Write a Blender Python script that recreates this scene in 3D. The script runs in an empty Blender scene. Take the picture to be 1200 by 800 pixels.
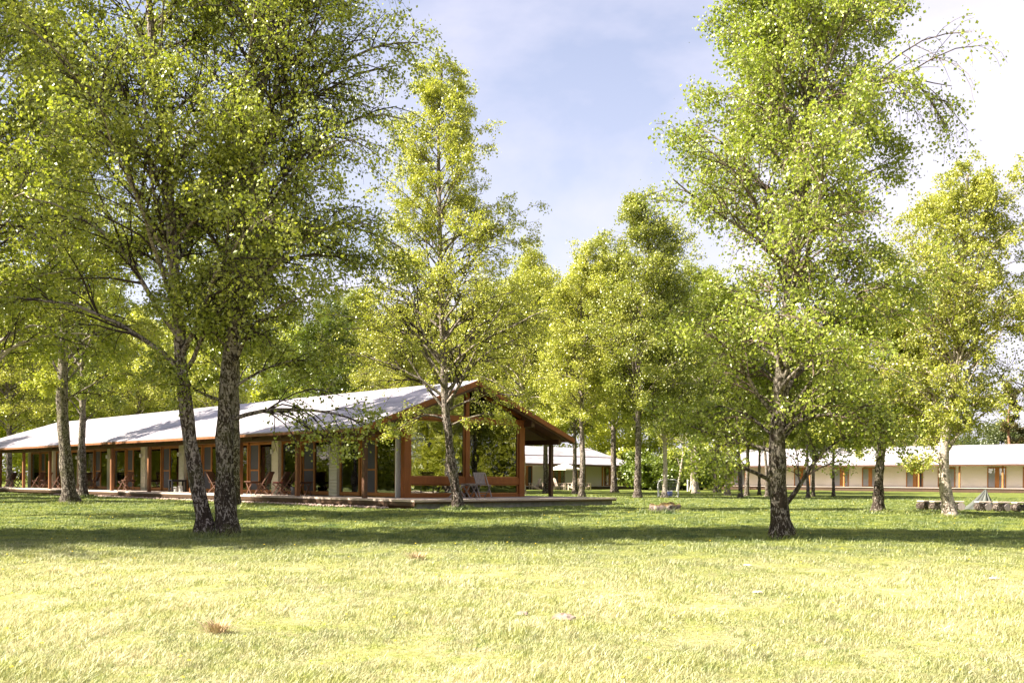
import bpy, math, random
import numpy as np
from mathutils import Vector, Matrix

random.seed(7)
RNG = np.random.default_rng(11)
sc = bpy.context.scene
COL = sc.collection
F = 1150.0            # focal length in photo pixels
HX, HY = 600.0, 562.5 # principal point (verticals kept upright by lens shift)
ROLL = 0.0066
EYE = 1.0

# ------------------------------------------------------------------ measuring helpers
def ray(px, py):
    dx = px - HX; dy = py - HY
    return (dx + ROLL * dy) / F, (dy - ROLL * dx) / F      # x/depth, drop/depth
def gz(x, y):
    s = min(1, max(0, (y - 18) / 12.0)); s = s * s * (3 - 2 * s)
    return 0.1 * s
def gz_np(x, y):
    s = np.clip((y - 18) / 12.0, 0, 1); s = s * s * (3 - 2 * s)
    b = 0.018 * np.sin(x * 1.3 + 0.7 * np.sin(y * .9)) * np.cos(y * 1.1 + .5) + 0.012 * np.sin(x * 3.1 + y * 2.3)
    return 0.1 * s + b
def at_depth(px, py, d):
    kx, ky = ray(px, py)
    return Vector((kx * d, d, EYE - ky * d))
def at_z(px, py, z):
    kx, ky = ray(px, py)
    return at_depth(px, py, (EYE - z) / ky)
def on_ground(px, d):
    kx, _ = ray(px, 570)
    x = kx * d
    return Vector((x, d, gz(x, d)))

# ------------------------------------------------------------------ object helpers
def tag(o, label=None, cat=None, group=None, kind=None):
    if label: o['label'] = label
    if cat: o['category'] = cat
    if group: o['group'] = group
    if kind: o['kind'] = kind
    return o
def empty(name, loc=(0, 0, 0), rz=0.0, parent=None, scale=None):
    o = bpy.data.objects.new(name, None); COL.objects.link(o)
    o.location = loc; o.rotation_euler = (0, 0, rz)
    o.empty_display_size = .2
    if scale: o.scale = scale
    if parent: o.parent = parent
    return o
def link_mesh(name, me, parent=None):
    o = bpy.data.objects.new(name, me); COL.objects.link(o)
    if parent: o.parent = parent
    return o
def np_mesh(name, verts, faces, mat=None, smooth=False, attr=None):
    """verts (N,3); faces (M,k) constant k"""
    me = bpy.data.meshes.new(name)
    verts = np.asarray(verts, np.float32); faces = np.asarray(faces, np.int32)
    n, (m, k) = len(verts), faces.shape
    me.vertices.add(n); me.vertices.foreach_set('co', verts.ravel())
    me.loops.add(m * k); me.loops.foreach_set('vertex_index', faces.ravel())
    me.polygons.add(m)
    me.polygons.foreach_set('loop_start', np.arange(0, m * k, k, dtype=np.int32))
    me.polygons.foreach_set('loop_total', np.full(m, k, np.int32))
    me.update(calc_edges=True)
    me.polygons.foreach_set('use_smooth', np.full(m, smooth, bool))
    if attr is not None:
        a = me.attributes.new('var', 'FLOAT', 'FACE'); a.data.foreach_set('value', np.asarray(attr, np.float32))
    if mat: me.materials.append(mat)
    return me
def copy_tree(o, parent=None):
    c = o.copy(); COL.objects.link(c)
    if parent: c.parent = parent
    for ch in list(o.children): copy_tree(ch, c)
    return c

class MB:
    """collects boxes, beams and panels, then links them as one mesh"""
    def __init__(s): s.v = []; s.f = []
    def _add(s, vs, fs):
        b = len(s.v); s.v += [tuple(v) for v in vs]; s.f += [tuple(b + i for i in f) for f in fs]
    def box(s, x0, x1, y0, y1, z0, z1):
        s._add([(x0,y0,z0),(x1,y0,z0),(x1,y1,z0),(x0,y1,z0),(x0,y0,z1),(x1,y0,z1),(x1,y1,z1),(x0,y1,z1)],
               [(0,3,2,1),(4,5,6,7),(0,1,5,4),(1,2,6,5),(2,3,7,6),(3,0,4,7)]); return s
    def beam(s, a, b, w, h, up=(0,0,1)):
        a = Vector(a); b = Vector(b); d = (b - a).normalized(); up = Vector(up)
        x = d.cross(up)
        if x.length < 1e-4: x = Vector((1,0,0))
        x.normalize(); y = x.cross(d)
        vs = []
        for p in (a, b):
            for sx, sy in ((-1,-1),(1,-1),(1,1),(-1,1)):
                vs.append(p + x * (sx * w / 2) + y * (sy * h / 2))
        s._add(vs, [(0,1,2,3),(7,6,5,4),(0,4,5,1),(1,5,6,2),(2,6,7,3),(3,7,4,0)]); return s
    def prism(s, pts, axis_vec):
        """planar polygon extruded along a vector"""
        n = len(pts); A = [Vector(p) for p in pts]; B = [p + Vector(axis_vec) for p in A]
        s._add(A + B, [tuple(range(n))[::-1], tuple(range(n, 2*n))] + [(i, (i+1) % n, n + (i+1) % n, n + i) for i in range(n)]); return s
    def tube(s, pts, rad, sides=8, cap=True):
        pts = [Vector(p) for p in pts]; rads = rad if isinstance(rad, (list, tuple)) else [rad] * len(pts)
        b = len(s.v); n = len(pts)
        for i, p in enumerate(pts):
            d = (pts[min(i+1, n-1)] - pts[max(i-1, 0)]).normalized()
            x = d.cross(Vector((0.13, .21, 1)) if abs(d.z) < .97 else Vector((1, 0, 0))).normalized(); y = d.cross(x)
            for k in range(sides):
                a = 2 * math.pi * k / sides
                s.v.append(tuple(p + (x * math.cos(a) + y * math.sin(a)) * rads[i]))
        for i in range(n - 1):
            for k in range(sides):
                k2 = (k + 1) % sides
                s.f.append((b + i*sides + k, b + i*sides + k2, b + (i+1)*sides + k2, b + (i+1)*sides + k))
        if cap:
            s.f.append(tuple(b + k for k in range(sides))[::-1]); s.f.append(tuple(b + (n-1)*sides + k for k in range(sides)))
        return s
    def build(s, name, mat, parent=None, bevel=0.0, smooth=False):
        me = bpy.data.meshes.new(name); me.from_pydata(s.v, [], s.f); me.materials.append(mat); me.update()
        if smooth: me.polygons.foreach_set('use_smooth', np.full(len(me.polygons), True, bool))
        o = link_mesh(name, me, parent)
        if bevel > 0:
            m = o.modifiers.new('bevel', 'BEVEL'); m.width = bevel; m.segments = 2; m.limit_method = 'ANGLE'
        return o

# ------------------------------------------------------------------ materials
def new_mat(name):
    m = bpy.data.materials.new(name); m.use_nodes = True
    nt = m.node_tree; nt.nodes.clear()
    out = nt.nodes.new('ShaderNodeOutputMaterial')
    return m, nt, out
def N(nt, t, **kw):
    n = nt.nodes.new(t)
    for k, v in kw.items():
        if k in ('operation', 'blend_type', 'data_type', 'attribute_name', 'attribute_type', 'noise_dimensions', 'feature', 'wave_type', 'bands_direction', 'vector_type', 'object', 'sky_type', 'distribution', 'clamp'): setattr(n, k, v)
        else: n.inputs[k].default_value = v
    return n
def L(nt, a, b): nt.links.new(a, b)
def ramp(nt, fac, stops):
    r = nt.nodes.new('ShaderNodeValToRGB'); e = r.color_ramp.elements
    while len(e) < len(stops): e.new(.5)
    for i, (p, c) in enumerate(stops):
        e[i].position = p; e[i].color = (*c, 1) if len(c) == 3 else c
    L(nt, fac, r.inputs[0]); return r.outputs[0]
def noise(nt, scale, detail=3, rough=.55, vec=None, dist=0.0):
    n = nt.nodes.new('ShaderNodeTexNoise'); n.inputs['Scale'].default_value = scale
    n.inputs['Detail'].default_value = detail; n.inputs['Roughness'].default_value = rough; n.inputs['Distortion'].default_value = dist
    if vec is not None: L(nt, vec, n.inputs['Vector'])
    return n.outputs[0]
def mixc(nt, fac, a, b, mode='MIX'):
    n = nt.nodes.new('ShaderNodeMix'); n.data_type = 'RGBA'; n.blend_type = mode
    for s, v in ((n.inputs[0], fac), (n.inputs[6], a), (n.inputs[7], b)):
        if hasattr(v, 'links'): L(nt, v, s)
        elif isinstance(v, (int, float)): s.default_value = v
        else: s.default_value = (*v, 1)
    return n.outputs[2]
def coords(nt, scale=(1,1,1), kind='Object'):
    tc = nt.nodes.new('ShaderNodeTexCoord'); mp = nt.nodes.new('ShaderNodeMapping')
    mp.inputs['Scale'].default_value = scale; L(nt, tc.outputs[kind], mp.inputs[0]); return mp.outputs[0]
def bump(nt, h, strength=.4, dist=.02):
    b = nt.nodes.new('ShaderNodeBump'); b.inputs['Strength'].default_value = strength; b.inputs['Distance'].default_value = dist
    L(nt, h, b.inputs['Height']); return b.outputs[0]
def pbr(nt, out, col, rough=.7, normal=None, spec=.4, metal=0.0):
    p = nt.nodes.new('ShaderNodeBsdfPrincipled')
    if hasattr(col, 'links'): L(nt, col, p.inputs['Base Color'])
    else: p.inputs['Base Color'].default_value = (*col, 1)
    if hasattr(rough, 'links'): L(nt, rough, p.inputs['Roughness'])
    else: p.inputs['Roughness'].default_value = rough
    p.inputs['Specular IOR Level'].default_value = spec; p.inputs['Metallic'].default_value = metal
    if normal is not None: L(nt, normal, p.inputs['Normal'])
    L(nt, p.outputs[0], out.inputs[0]); return p

def wood_mat(name, a, b, stretch=(12, 12, .8), rough=.55, bumpy=.25):
    m, nt, out = new_mat(name)
    v = coords(nt, stretch)
    n1 = noise(nt, 2.2, 5, .6, v, .6); n2 = noise(nt, .9, 3, .5, coords(nt, (1,1,1)))
    c = ramp(nt, n1, [(.3, a), (.7, b)])
    c = mixc(nt, .35, c, ramp(nt, n2, [(.35, (.55,.55,.55)), (.65, (1.15,1.15,1.15))]), 'MULTIPLY')
    pbr(nt, out, c, rough, bump(nt, n1, bumpy, .01)); return m
def plain_mat(name, a, b=None, scale=6, rough=.7, bumpy=0.1, spec=.4):
    m, nt, out = new_mat(name)
    b = b or tuple(x * .8 for x in a)
    n1 = noise(nt, scale, 4, .6, coords(nt))
    pbr(nt, out, ramp(nt, n1, [(.3, b), (.7, a)]), rough, bump(nt, n1, bumpy, .02), spec); return m

M = {}
M['red_wood'] = wood_mat('oiled_redwood', (.20,.058,.012), (.29,.095,.022))
M['orange_wood'] = wood_mat('oiled_pine', (.31,.125,.032), (.43,.19,.055))
M['post_wood'] = wood_mat('post_timber', (.17,.07,.03), (.27,.12,.055))
M['shaded_edge_wood'] = wood_mat('shaded_edge_timber', (.045,.024,.014), (.085,.045,.025))  # dark wood, darkened further to paint in shade below the deck edges
M['dark_wood'] = wood_mat('dark_timber', (.06,.026,.014), (.11,.05,.025))
M['deck_wood'] = wood_mat('weathered_decking', (.34,.28,.24), (.52,.44,.40), (1.2, 14, 6), .75, .4)
M['grey_wood'] = wood_mat('silvered_teak', (.24,.20,.19), (.38,.33,.32), (14, 14, 2), .75, .4)
M['brown_wood'] = wood_mat('brown_teak', (.09,.042,.026), (.17,.08,.05), (14, 14, 2), .65, .4)
M['pale_wood'] = wood_mat('pale_timber', (.46,.37,.31), (.62,.52,.45), (10, 10, 2), .8, .4)
M['soffit'] = wood_mat('soffit_boards', (.12,.055,.03), (.20,.09,.05), (9, 1, 9), .7, .2)
M['interior'] = plain_mat('interior_wall', (.52,.46,.34), (.45,.39,.28), 2)
M['interior_floor'] = wood_mat('interior_floor', (.20,.12,.07), (.28,.18,.10))
M['curtain'] = plain_mat('linen_curtain', (.60,.54,.38), (.50,.45,.31), 30)
M['white_curtain'] = plain_mat('white_curtain', (.72,.71,.74), (.66,.65,.69), 30)
M['screen'] = plain_mat('grey_mesh_screen', (.085,.09,.105), (.07,.075,.09), 60, .8)
M['white_paint'] = plain_mat('white_paint', (.78,.78,.76), (.7,.7,.68), 8, .5)
M['lamp_glass'] = plain_mat('opal_shade', (.8,.8,.78), (.75,.75,.73), 8, .3)
M['concrete'] = plain_mat('rough_concrete', (.30,.29,.27), (.17,.165,.15), 5, .9, .6)
M['black_metal'] = plain_mat('black_metal', (.03,.03,.035), (.02,.02,.025), 8, .45)
M['red_fabric'] = plain_mat('red_cushion', (.30,.04,.04), (.24,.03,.03), 20)
M['blue_fabric'] = plain_mat('blue_fabric', (.09,.13,.42), (.07,.1,.35), 20)
M['net'] = plain_mat('white_netting', (.78,.78,.78), (.7,.7,.7), 20)
M['parasol'] = plain_mat('cream_canvas', (.78,.74,.66), (.72,.68,.6), 9)
M['metal_grey'] = plain_mat('grey_metal', (.3,.31,.33), (.25,.26,.28), 9, .4)

def siding_mat(name, a, b):
    m, nt, out = new_mat(name)
    tc = nt.nodes.new('ShaderNodeTexCoord'); sp = nt.nodes.new('ShaderNodeSeparateXYZ'); L(nt, tc.outputs['Object'], sp.inputs[0])
    mul = N(nt, 'ShaderNodeMath', operation='MULTIPLY'); L(nt, sp.outputs[2], mul.inputs[0]); mul.inputs[1].default_value = 8.3
    fr = N(nt, 'ShaderNodeMath', operation='FRACT'); L(nt, mul.outputs[0], fr.inputs[0])
    gr = ramp(nt, fr.outputs[0], [(0, (0,0,0)), (.12, (1,1,1)), (1, (.55,.55,.55))])
    n1 = noise(nt, 3, 4, .6, coords(nt, (2, 2, 12)))
    c = ramp(nt, n1, [(.3, a), (.7, b)])
    pbr(nt, out, c, .7, bump(nt, gr, .9, .03)); return m
M['siding'] = siding_mat('painted_clapboard', (.66,.64,.50), (.76,.73,.58))
M['cream'] = siding_mat('cream_clapboard', (.80,.75,.65), (.86,.81,.72))

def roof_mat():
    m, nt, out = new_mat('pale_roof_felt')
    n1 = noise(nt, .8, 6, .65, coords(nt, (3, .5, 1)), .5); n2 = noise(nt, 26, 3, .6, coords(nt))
    c = ramp(nt, n1, [(.28, (.15,.145,.165)), (.6, (.40,.375,.41))])  # darker streaks in the colour stand in for shade across the roof
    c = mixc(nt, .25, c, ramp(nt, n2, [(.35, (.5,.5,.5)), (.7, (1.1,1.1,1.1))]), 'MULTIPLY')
    tc = nt.nodes.new('ShaderNodeTexCoord'); sp = nt.nodes.new('ShaderNodeSeparateXYZ'); L(nt, tc.outputs['Object'], sp.inputs[0])
    mul = N(nt, 'ShaderNodeMath', operation='MULTIPLY'); L(nt, sp.outputs[1], mul.inputs[0]); mul.inputs[1].default_value = 1.0
    fr = N(nt, 'ShaderNodeMath', operation='FRACT'); L(nt, mul.outputs[0], fr.inputs[0])
    seam = ramp(nt, fr.outputs[0], [(0, (1,1,1)), (.04, (0,0,0)), (1, (0,0,0))])
    c = mixc(nt, ramp(nt, seam, [(0, (0,0,0)), (1, (.45,)*3)]), c, (.2,.19,.2))
    pbr(nt, out, c, .6, bump(nt, seam, .6, .03)); return m
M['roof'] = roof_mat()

def glass_mat(name, lo, hi, tint=(.90,.92,.90,1)):
    m, nt, out = new_mat(name)
    tr = nt.nodes.new('ShaderNodeBsdfTransparent'); tr.inputs[0].default_value = tint
    gl = nt.nodes.new('ShaderNodeBsdfGlossy'); gl.inputs['Roughness'].default_value = .015
    n1 = noise(nt, 1.1, 2, .5, coords(nt)); L(nt, bump(nt, n1, .06, .05), gl.inputs['Normal'])
    fr = nt.nodes.new('ShaderNodeFresnel'); fr.inputs[0].default_value = 1.5
    mr = nt.nodes.new('ShaderNodeMapRange'); mr.inputs[3].default_value = lo; mr.inputs[4].default_value = hi
    L(nt, fr.outputs[0], mr.inputs[0])
    mx = nt.nodes.new('ShaderNodeMixShader'); L(nt, mr.outputs[0], mx.inputs[0]); L(nt, tr.outputs[0], mx.inputs[1]); L(nt, gl.outputs[0], mx.inputs[2])
    L(nt, mx.outputs[0], out.inputs[0]); return m
M['glass'] = glass_mat('window_glass', .17, 1.0)
M['clear_glass'] = glass_mat('clear_glass', .03, .8, (.99,.99,.99,1))

def leaf_mat(name='birch_leaves', gloss=.055, trans=.36):
    m, nt, out = new_mat(name)
    oi = nt.nodes.new('ShaderNodeObjectInfo')
    at = nt.nodes.new('ShaderNodeAttribute'); at.attribute_name = 'var'
    vr = ramp(nt, at.outputs['Fac'], [(0, (.50,.60,.5)), (.5, (1,1,1)), (1, (1.5,1.38,1.5))])
    c = mixc(nt, 1.0, oi.outputs['Color'], vr, 'MULTIPLY')
    df = nt.nodes.new('ShaderNodeBsdfDiffuse'); L(nt, c, df.inputs[0])
    tl = nt.nodes.new('ShaderNodeBsdfTranslucent'); c2 = mixc(nt, 1.0, c, (1.3, 1.42, .65), 'MULTIPLY'); L(nt, c2, tl.inputs[0])
    mx = nt.nodes.new('ShaderNodeMixShader'); mx.inputs[0].default_value = trans
    L(nt, df.outputs[0], mx.inputs[1]); L(nt, tl.outputs[0], mx.inputs[2])
    gl = nt.nodes.new('ShaderNodeBsdfGlossy'); gl.inputs['Roughness'].default_value = .36
    gl.inputs[0].default_value = (.9, .95, .85, 1)
    m2 = nt.nodes.new('ShaderNodeMixShader'); m2.inputs[0].default_value = gloss
    L(nt, mx.outputs[0], m2.inputs[1]); L(nt, gl.outputs[0], m2.inputs[2]); L(nt, m2.outputs[0], out.inputs[0])
    return m
M['leaf'] = leaf_mat()
M['needle'] = leaf_mat('conifer_needles', .03, .15)

def bark_mat(name, white, dark, amount):
    """birch bark: pale paper bark with dark lenticels, darker fissured plates low down"""
    m, nt, out = new_mat(name)
    oi = nt.nodes.new('ShaderNodeTexCoord')
    mp = nt.nodes.new('ShaderNodeMapping'); mp.inputs['Scale'].default_value = (3.2, 3.2, 1.5); L(nt, oi.outputs['Object'], mp.inputs[0])
    n1 = noise(nt, 5.5, 7, .68, mp.outputs[0], 1.2)
    mp2 = nt.nodes.new('ShaderNodeMapping'); mp2.inputs['Scale'].default_value = (2.0, 2.0, 22); L(nt, oi.outputs['Object'], mp2.inputs[0])
    n2 = noise(nt, 2.2, 4, .6, mp2.outputs[0], .3)
    mp3 = nt.nodes.new('ShaderNodeMapping'); mp3.inputs['Scale'].default_value = (16, 16, 2.6); L(nt, oi.outputs['Object'], mp3.inputs[0])
    n3 = noise(nt, 1.6, 5, .65, mp3.outputs[0], .8)
    pale = ramp(nt, n2, [(.36, tuple(x * .35 for x in white)), (.46, white), (1, tuple(x * 1.1 for x in white))])
    dk = ramp(nt, n3, [(.35, dark), (.62, tuple(x * 2.8 for x in dark))])
    sz = nt.nodes.new('ShaderNodeSeparateXYZ'); L(nt, oi.outputs['Object'], sz.inputs[0])
    hz = nt.nodes.new('ShaderNodeMapRange'); hz.inputs[1].default_value = .3; hz.inputs[2].default_value = 4.5; hz.inputs[3].default_value = -.03; hz.inputs[4].default_value = .06
    L(nt, sz.outputs[2], hz.inputs[0]); ad = N(nt, 'ShaderNodeMath', operation='ADD'); L(nt, n1, ad.inputs[0]); L(nt, hz.outputs[0], ad.inputs[1])
    f = ramp(nt, ad.outputs[0], [(amount, (0,0,0)), (amount + .07, (1,1,1))])
    c = mixc(nt, f, dk, pale)
    moss = ramp(nt, noise(nt, 2.0, 4, .6, coords(nt)), [(.5, (0,0,0)), (.75, (.6,.6,.6))])
    c = mixc(nt, moss, c, (.10,.105,.03))
    pbr(nt, out, c, .85, bump(nt, n3, .8, .03), .2); return m
M['bark_dark'] = bark_mat('rugged_birch_bark', (.27,.235,.20), (.014,.010,.007), .485)
M['bark_mid'] = bark_mat('birch_bark', (.30,.255,.225), (.016,.011,.008), .48)
M['bark_white'] = bark_mat('white_birch_bark', (.50,.43,.37), (.032,.022,.016), .40)
M['twig'] = plain_mat('twig_bark', (.05,.034,.026), (.025,.017,.013), 6, .85)
M['twig_pale'] = plain_mat('pale_twig_bark', (.18,.13,.10), (.06,.042,.033), 4, .85)
M['pine_bark'] = plain_mat('pine_bark', (.34,.17,.10), (.15,.08,.05), 5, .9, .5)
# ------------------------------------------------------------------ trees
def tube_arrays(P, R, sides):
    """P (N,K,3) polylines, R (N,K) radii -> verts, quad faces"""
    n, k, _ = P.shape
    T = np.empty_like(P); T[:, 1:-1] = P[:, 2:] - P[:, :-2]; T[:, 0] = P[:, 1] - P[:, 0]; T[:, -1] = P[:, -1] - P[:, -2]
    T /= np.linalg.norm(T, axis=2, keepdims=True) + 1e-9
    ref = np.zeros_like(T); ref[..., 0] = 0.9; ref[..., 1] = .43
    X = np.cross(T, ref); X /= np.linalg.norm(X, axis=2, keepdims=True) + 1e-9
    Y = np.cross(T, X)
    a = np.arange(sides) * 2 * np.pi / sides
    V = P[:, :, None] + R[:, :, None, None] * (X[:, :, None] * np.cos(a)[None, None, :, None] + Y[:, :, None] * np.sin(a)[None, None, :, None])
    idx = np.arange(n * k * sides).reshape(n, k, sides)
    nx = np.roll(idx, -1, axis=2)
    Fq = np.stack([idx[:, :-1], nx[:, :-1], nx[:, 1:], idx[:, 1:]], axis=-1).reshape(-1, 4)
    return V.reshape(-1, 3), Fq
def join(parts):
    vs, fs, b = [], [], 0
    for v, f in parts:
        vs.append(v); fs.append(f + b); b += len(v)
    return np.concatenate(vs), np.concatenate(fs)
def unit(a): return a / (np.linalg.norm(a, axis=-1, keepdims=True) + 1e-9)

def grow(rng, start, dirs, length, K, droop, wob):
    """vectorised polylines from start (N,3) along dirs (N,3)"""
    n = len(start); P = np.empty((n, K, 3)); P[:, 0] = start; d = unit(dirs)
    st = (length / (K - 1))[:, None]
    for i in range(1, K):
        d = d + rng.normal(0, wob, (n, 3)); d[:, 2] -= droop * (0.4 + i / K)
        d = unit(d); P[:, i] = P[:, i-1] + d * st
    return P
def children(rng, P, R, per, t0, t1, lenf, out_w, up_w, K, droop, wob, rf, lmin=.15):
    n, k, _ = P.shape
    idx = np.repeat(np.arange(n), per); t = rng.uniform(t0, t1, len(idx)) * (k - 1)
    i = np.minimum(t.astype(int), k - 2); f = (t - i)[:, None]
    pos = P[idx, i] * (1 - f) + P[idx, i+1] * f; tan = unit(P[idx, i+1] - P[idx, i])
    rad = R[idx, i] * (1 - f[:, 0]) + R[idx, i+1] * f[:, 0]
    rnd = rng.normal(0, 1, (len(idx), 3)); side = rnd - tan * np.sum(rnd * tan, axis=1, keepdims=True); side = unit(side)
    side[:, 2] *= .7
    d = tan * .8 + side * out_w; d[:, 2] += up_w
    seg = np.linalg.norm(P[:, 1:] - P[:, :-1], axis=2).sum(1)[idx]
    ln = np.maximum(seg * lenf * (1.15 - .65 * t / (k - 1)) * rng.uniform(.6, 1.25, len(idx)), lmin)
    Q = grow(rng, pos, d, ln, K, droop, wob)
    r0 = np.minimum(rad * rf, 99)
    RR = r0[:, None] * np.linspace(1, .3, K)[None]
    return Q, RR

def leaves_at(rng, P, per, spread, size, droop=.5, clump=None):
    n, k, _ = P.shape
    idx = np.repeat(np.arange(n), per); m = len(idx)
    t = rng.beta(1.25, 1.0, m) * (k - 1); i = np.minimum(t.astype(int), k - 2); f = (t - i)[:, None]
    c = P[idx, i] * (1 - f) + P[idx, i+1] * f + rng.normal(0, spread, (m, 3))
    a = rng.normal(0, 1, (m, 3)); a[:, 2] -= droop; a = unit(a)
    b = unit(np.cross(a, rng.normal(0, 1, (m, 3))))
    s = size * rng.uniform(.45, 1.45, m)[:, None]
    fold = np.cross(a, b) * s * rng.uniform(-.2, .2, (m, 1))
    V = np.stack([c, c + a * s * .45 + b * s * .42 + fold, c + a * s, c + a * s * .45 - b * s * .42 + fold], axis=1).reshape(-1, 3)
    Fq = np.arange(m * 4).reshape(m, 4)
    var = np.clip(rng.normal(.5, .17, m) + rng.normal(0, .12, n)[idx], 0, 1)
    return V, Fq, var

def spline(pts, n):
    pts = np.array(pts, float); t = np.zeros(len(pts)); t[1:] = np.cumsum(np.linalg.norm(np.diff(pts, axis=0), axis=1)); t /= t[-1]
    u = np.linspace(0, 1, n)
    # catmull-rom-ish smoothing of the polyline
    out = np.stack([np.interp(u, t, pts[:, j]) for j in range(3)], axis=1)
    for _ in range(3):
        out[1:-1] = out[1:-1] * .5 + (out[:-2] + out[2:]) * .25
    return out

def birch_meshes(name, seed, trunk, r0, profile, nprim=46, nsec=9, ntwig=6, nleaf=26, leaf=.05, extra=(), up=.95,
                 weep=.13, bark='bark_mid', twig='twig', spread=.05, base_flare=1.3, r_top=.02, z_start=None, steep=1.0,
                 asym=(0, 0), lumps=.35):
    """trunk: control points relative to the base. profile: [(z, radius)] of the crown"""
    rng = np.random.default_rng(seed)
    T = spline(trunk, 40)
    T[1:, 0] += np.cumsum(rng.normal(0, .006, 39)); T[1:, 1] += np.cumsum(rng.normal(0, .006, 39))
    h = T[-1, 2]; zf = T[:, 2] / h
    R = r0 * (1 - zf) ** 1.25 + r_top
    R *= 1 + (base_flare - 1) * np.exp(-T[:, 2] / .22) + .06 * np.sin(T[:, 2] * 5 + seed)
    T[0, 2] -= .15
    tv, tf = tube_arrays(T[None], R[None], 14)
    # root flare in uneven lobes, knobbly surface
    tq = tv.reshape(40, 14, 3); aa = np.arange(14) * 2 * np.pi / 14; zb = np.maximum(T[:, 2], 0)
    fl = 1 + np.exp(-zb / .13)[:, None] * (.30 + .38 * np.maximum(0, np.cos(2.5 * aa + seed)))[None]
    tv = (T[:, None] + (tq - T[:, None]) * fl[..., None]).reshape(-1, 3)
    tv = tv + rng.normal(0, .012 * min(1, r0 / .15), tv.shape)
    parts_trunk = [(tv, tf)]
    pz = [p[0] for p in profile]; pr = [p[1] for p in profile]
    z0 = z_start if z_start is not None else pz[0]
    # primaries
    u = (np.arange(nprim) + rng.uniform(0, 1, nprim)) / nprim
    zz = z0 + (h * .985 - z0) * u ** 1.02
    az = np.arange(nprim) * 2.4 + rng.normal(0, .5, nprim)
    r_here = np.interp(zz, pz, pr); reach = np.interp(zz + .6 * r_here, pz, pr)
    lobes = 1 + lumps * np.sin(az * 2 + seed * 1.7 + zz * 1.1) * np.cos(zz * 1.3 + seed)
    reach = np.maximum(reach * rng.uniform(.62, 1.12, nprim) * lobes, .25)
    reach *= 1 + asym[0] * np.cos(az) + asym[1] * np.sin(az)
    ti = np.stack([np.interp(zz, T[:, 2], T[:, j]) for j in range(3)], axis=1)
    rad_t = np.interp(zz, T[:, 2], R)
    upv = up * (1.0 + 1.0 * (zz / h)) * steep
    d = np.stack([np.cos(az), np.sin(az), upv], axis=1)
    ln = reach * np.sqrt(1 + (upv * .45) ** 2) * 1.05
    P1 = grow(rng, ti, d, ln, 9, weep, .10)
    R1 = np.minimum(rad_t * .5, .009 + .013 * ln)[:, None] * np.linspace(1, .22, 9)[None]
    if len(extra):
        E, ER = [], []
        for pts, rr in extra:
            E.append(spline(pts, 9)); ER.append(rr * np.linspace(1, .25, 9))
        P1 = np.concatenate([P1, np.array(E)]); R1 = np.concatenate([R1, np.array(ER)])
    P2, R2 = children(rng, P1, R1, nsec, .2, 1.0, .46, .75, .25, 6, weep * 1.3, .13, .62, .25)
    # short boughs carry fewer side branches
    l1 = np.linalg.norm(P1[:, 1:] - P1[:, :-1], axis=2).sum(1); kp = np.clip(l1 / (.8 * np.median(l1)), .18, 1)
    kp = rng.uniform(0, 1, len(P2)) < np.repeat(kp, nsec); P2 = P2[kp]; R2 = R2[kp]
    R2 = np.maximum(R2, .004)
    P3, R3 = children(rng, P2, R2, ntwig, .15, 1.0, .62, .85, .05, 5, .26 + weep, .16, .6, .26)
    R3 = np.maximum(R3, .0022)
    v1 = tube_arrays(P1, R1, 6); parts_trunk.append(v1)
    tv, tf = join(parts_trunk)
    tm = np_mesh(name + '_trunk', tv, tf, M[bark], True)
    bv, bf = join([tube_arrays(P2, R2, 4), tube_arrays(P3, R3, 3)])
    bm = np_mesh(name + '_branches', bv, bf, M[twig], True)
    l1 = leaves_at(rng, P3, nleaf, spread, leaf)
    l2 = leaves_at(rng, P2, max(2, nleaf // 3), spread, leaf)
    lv, lf = join([(l1[0], l1[1]), (l2[0], l2[1])])
    cm = np_mesh(name + '_crown', lv, lf, M['leaf'], False, np.concatenate([l1[2], l2[2]]))
    return tm, bm, cm

LEAFCOL = {'green': (.10,.135,.015), 'fresh': (.275,.30,.05), 'yellow': (.38,.39,.07), 'gold': (.50,.50,.11), 'deep': (.13,.17,.02)}
def place_tree(meshes, loc, label, col='fresh', name='birch_tree', cat='birch tree', group=None, rz=0.0, s=1.0, sz=None, jitter=.07):
    t = empty(name, loc, rz, scale=(s, s, sz or s)); tag(t, label, cat, group)
    tr = link_mesh('trunk', meshes[0], t); br = link_mesh('branches', meshes[1], t); cr = link_mesh('crown', meshes[2], t)
    c = np.array(LEAFCOL[col]); c = c * (1 + RNG.normal(0, jitter)) * (1 + RNG.normal(0, .02, 3))
    cr.color = (*[float(max(.005, x)) for x in c], 1)
    return t

def px_trunk(base, pts, depth, ddepth=None):
    """trunk control points given as photo pixels at the tree's own distance -> offsets from the base"""
    out = []
    for i, (x, y) in enumerate(pts):
        p = at_depth(x, y, depth + (ddepth[i] if ddepth else 0)) - base
        out.append((p.x, p.y, max(p.z, 0.0)))
    out[0] = (0, 0, 0)
    return out
def px_branch(base, pts, depth):
    return [tuple(at_depth(x, y, depth + dd) - base) for x, y, dd in pts]

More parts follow.
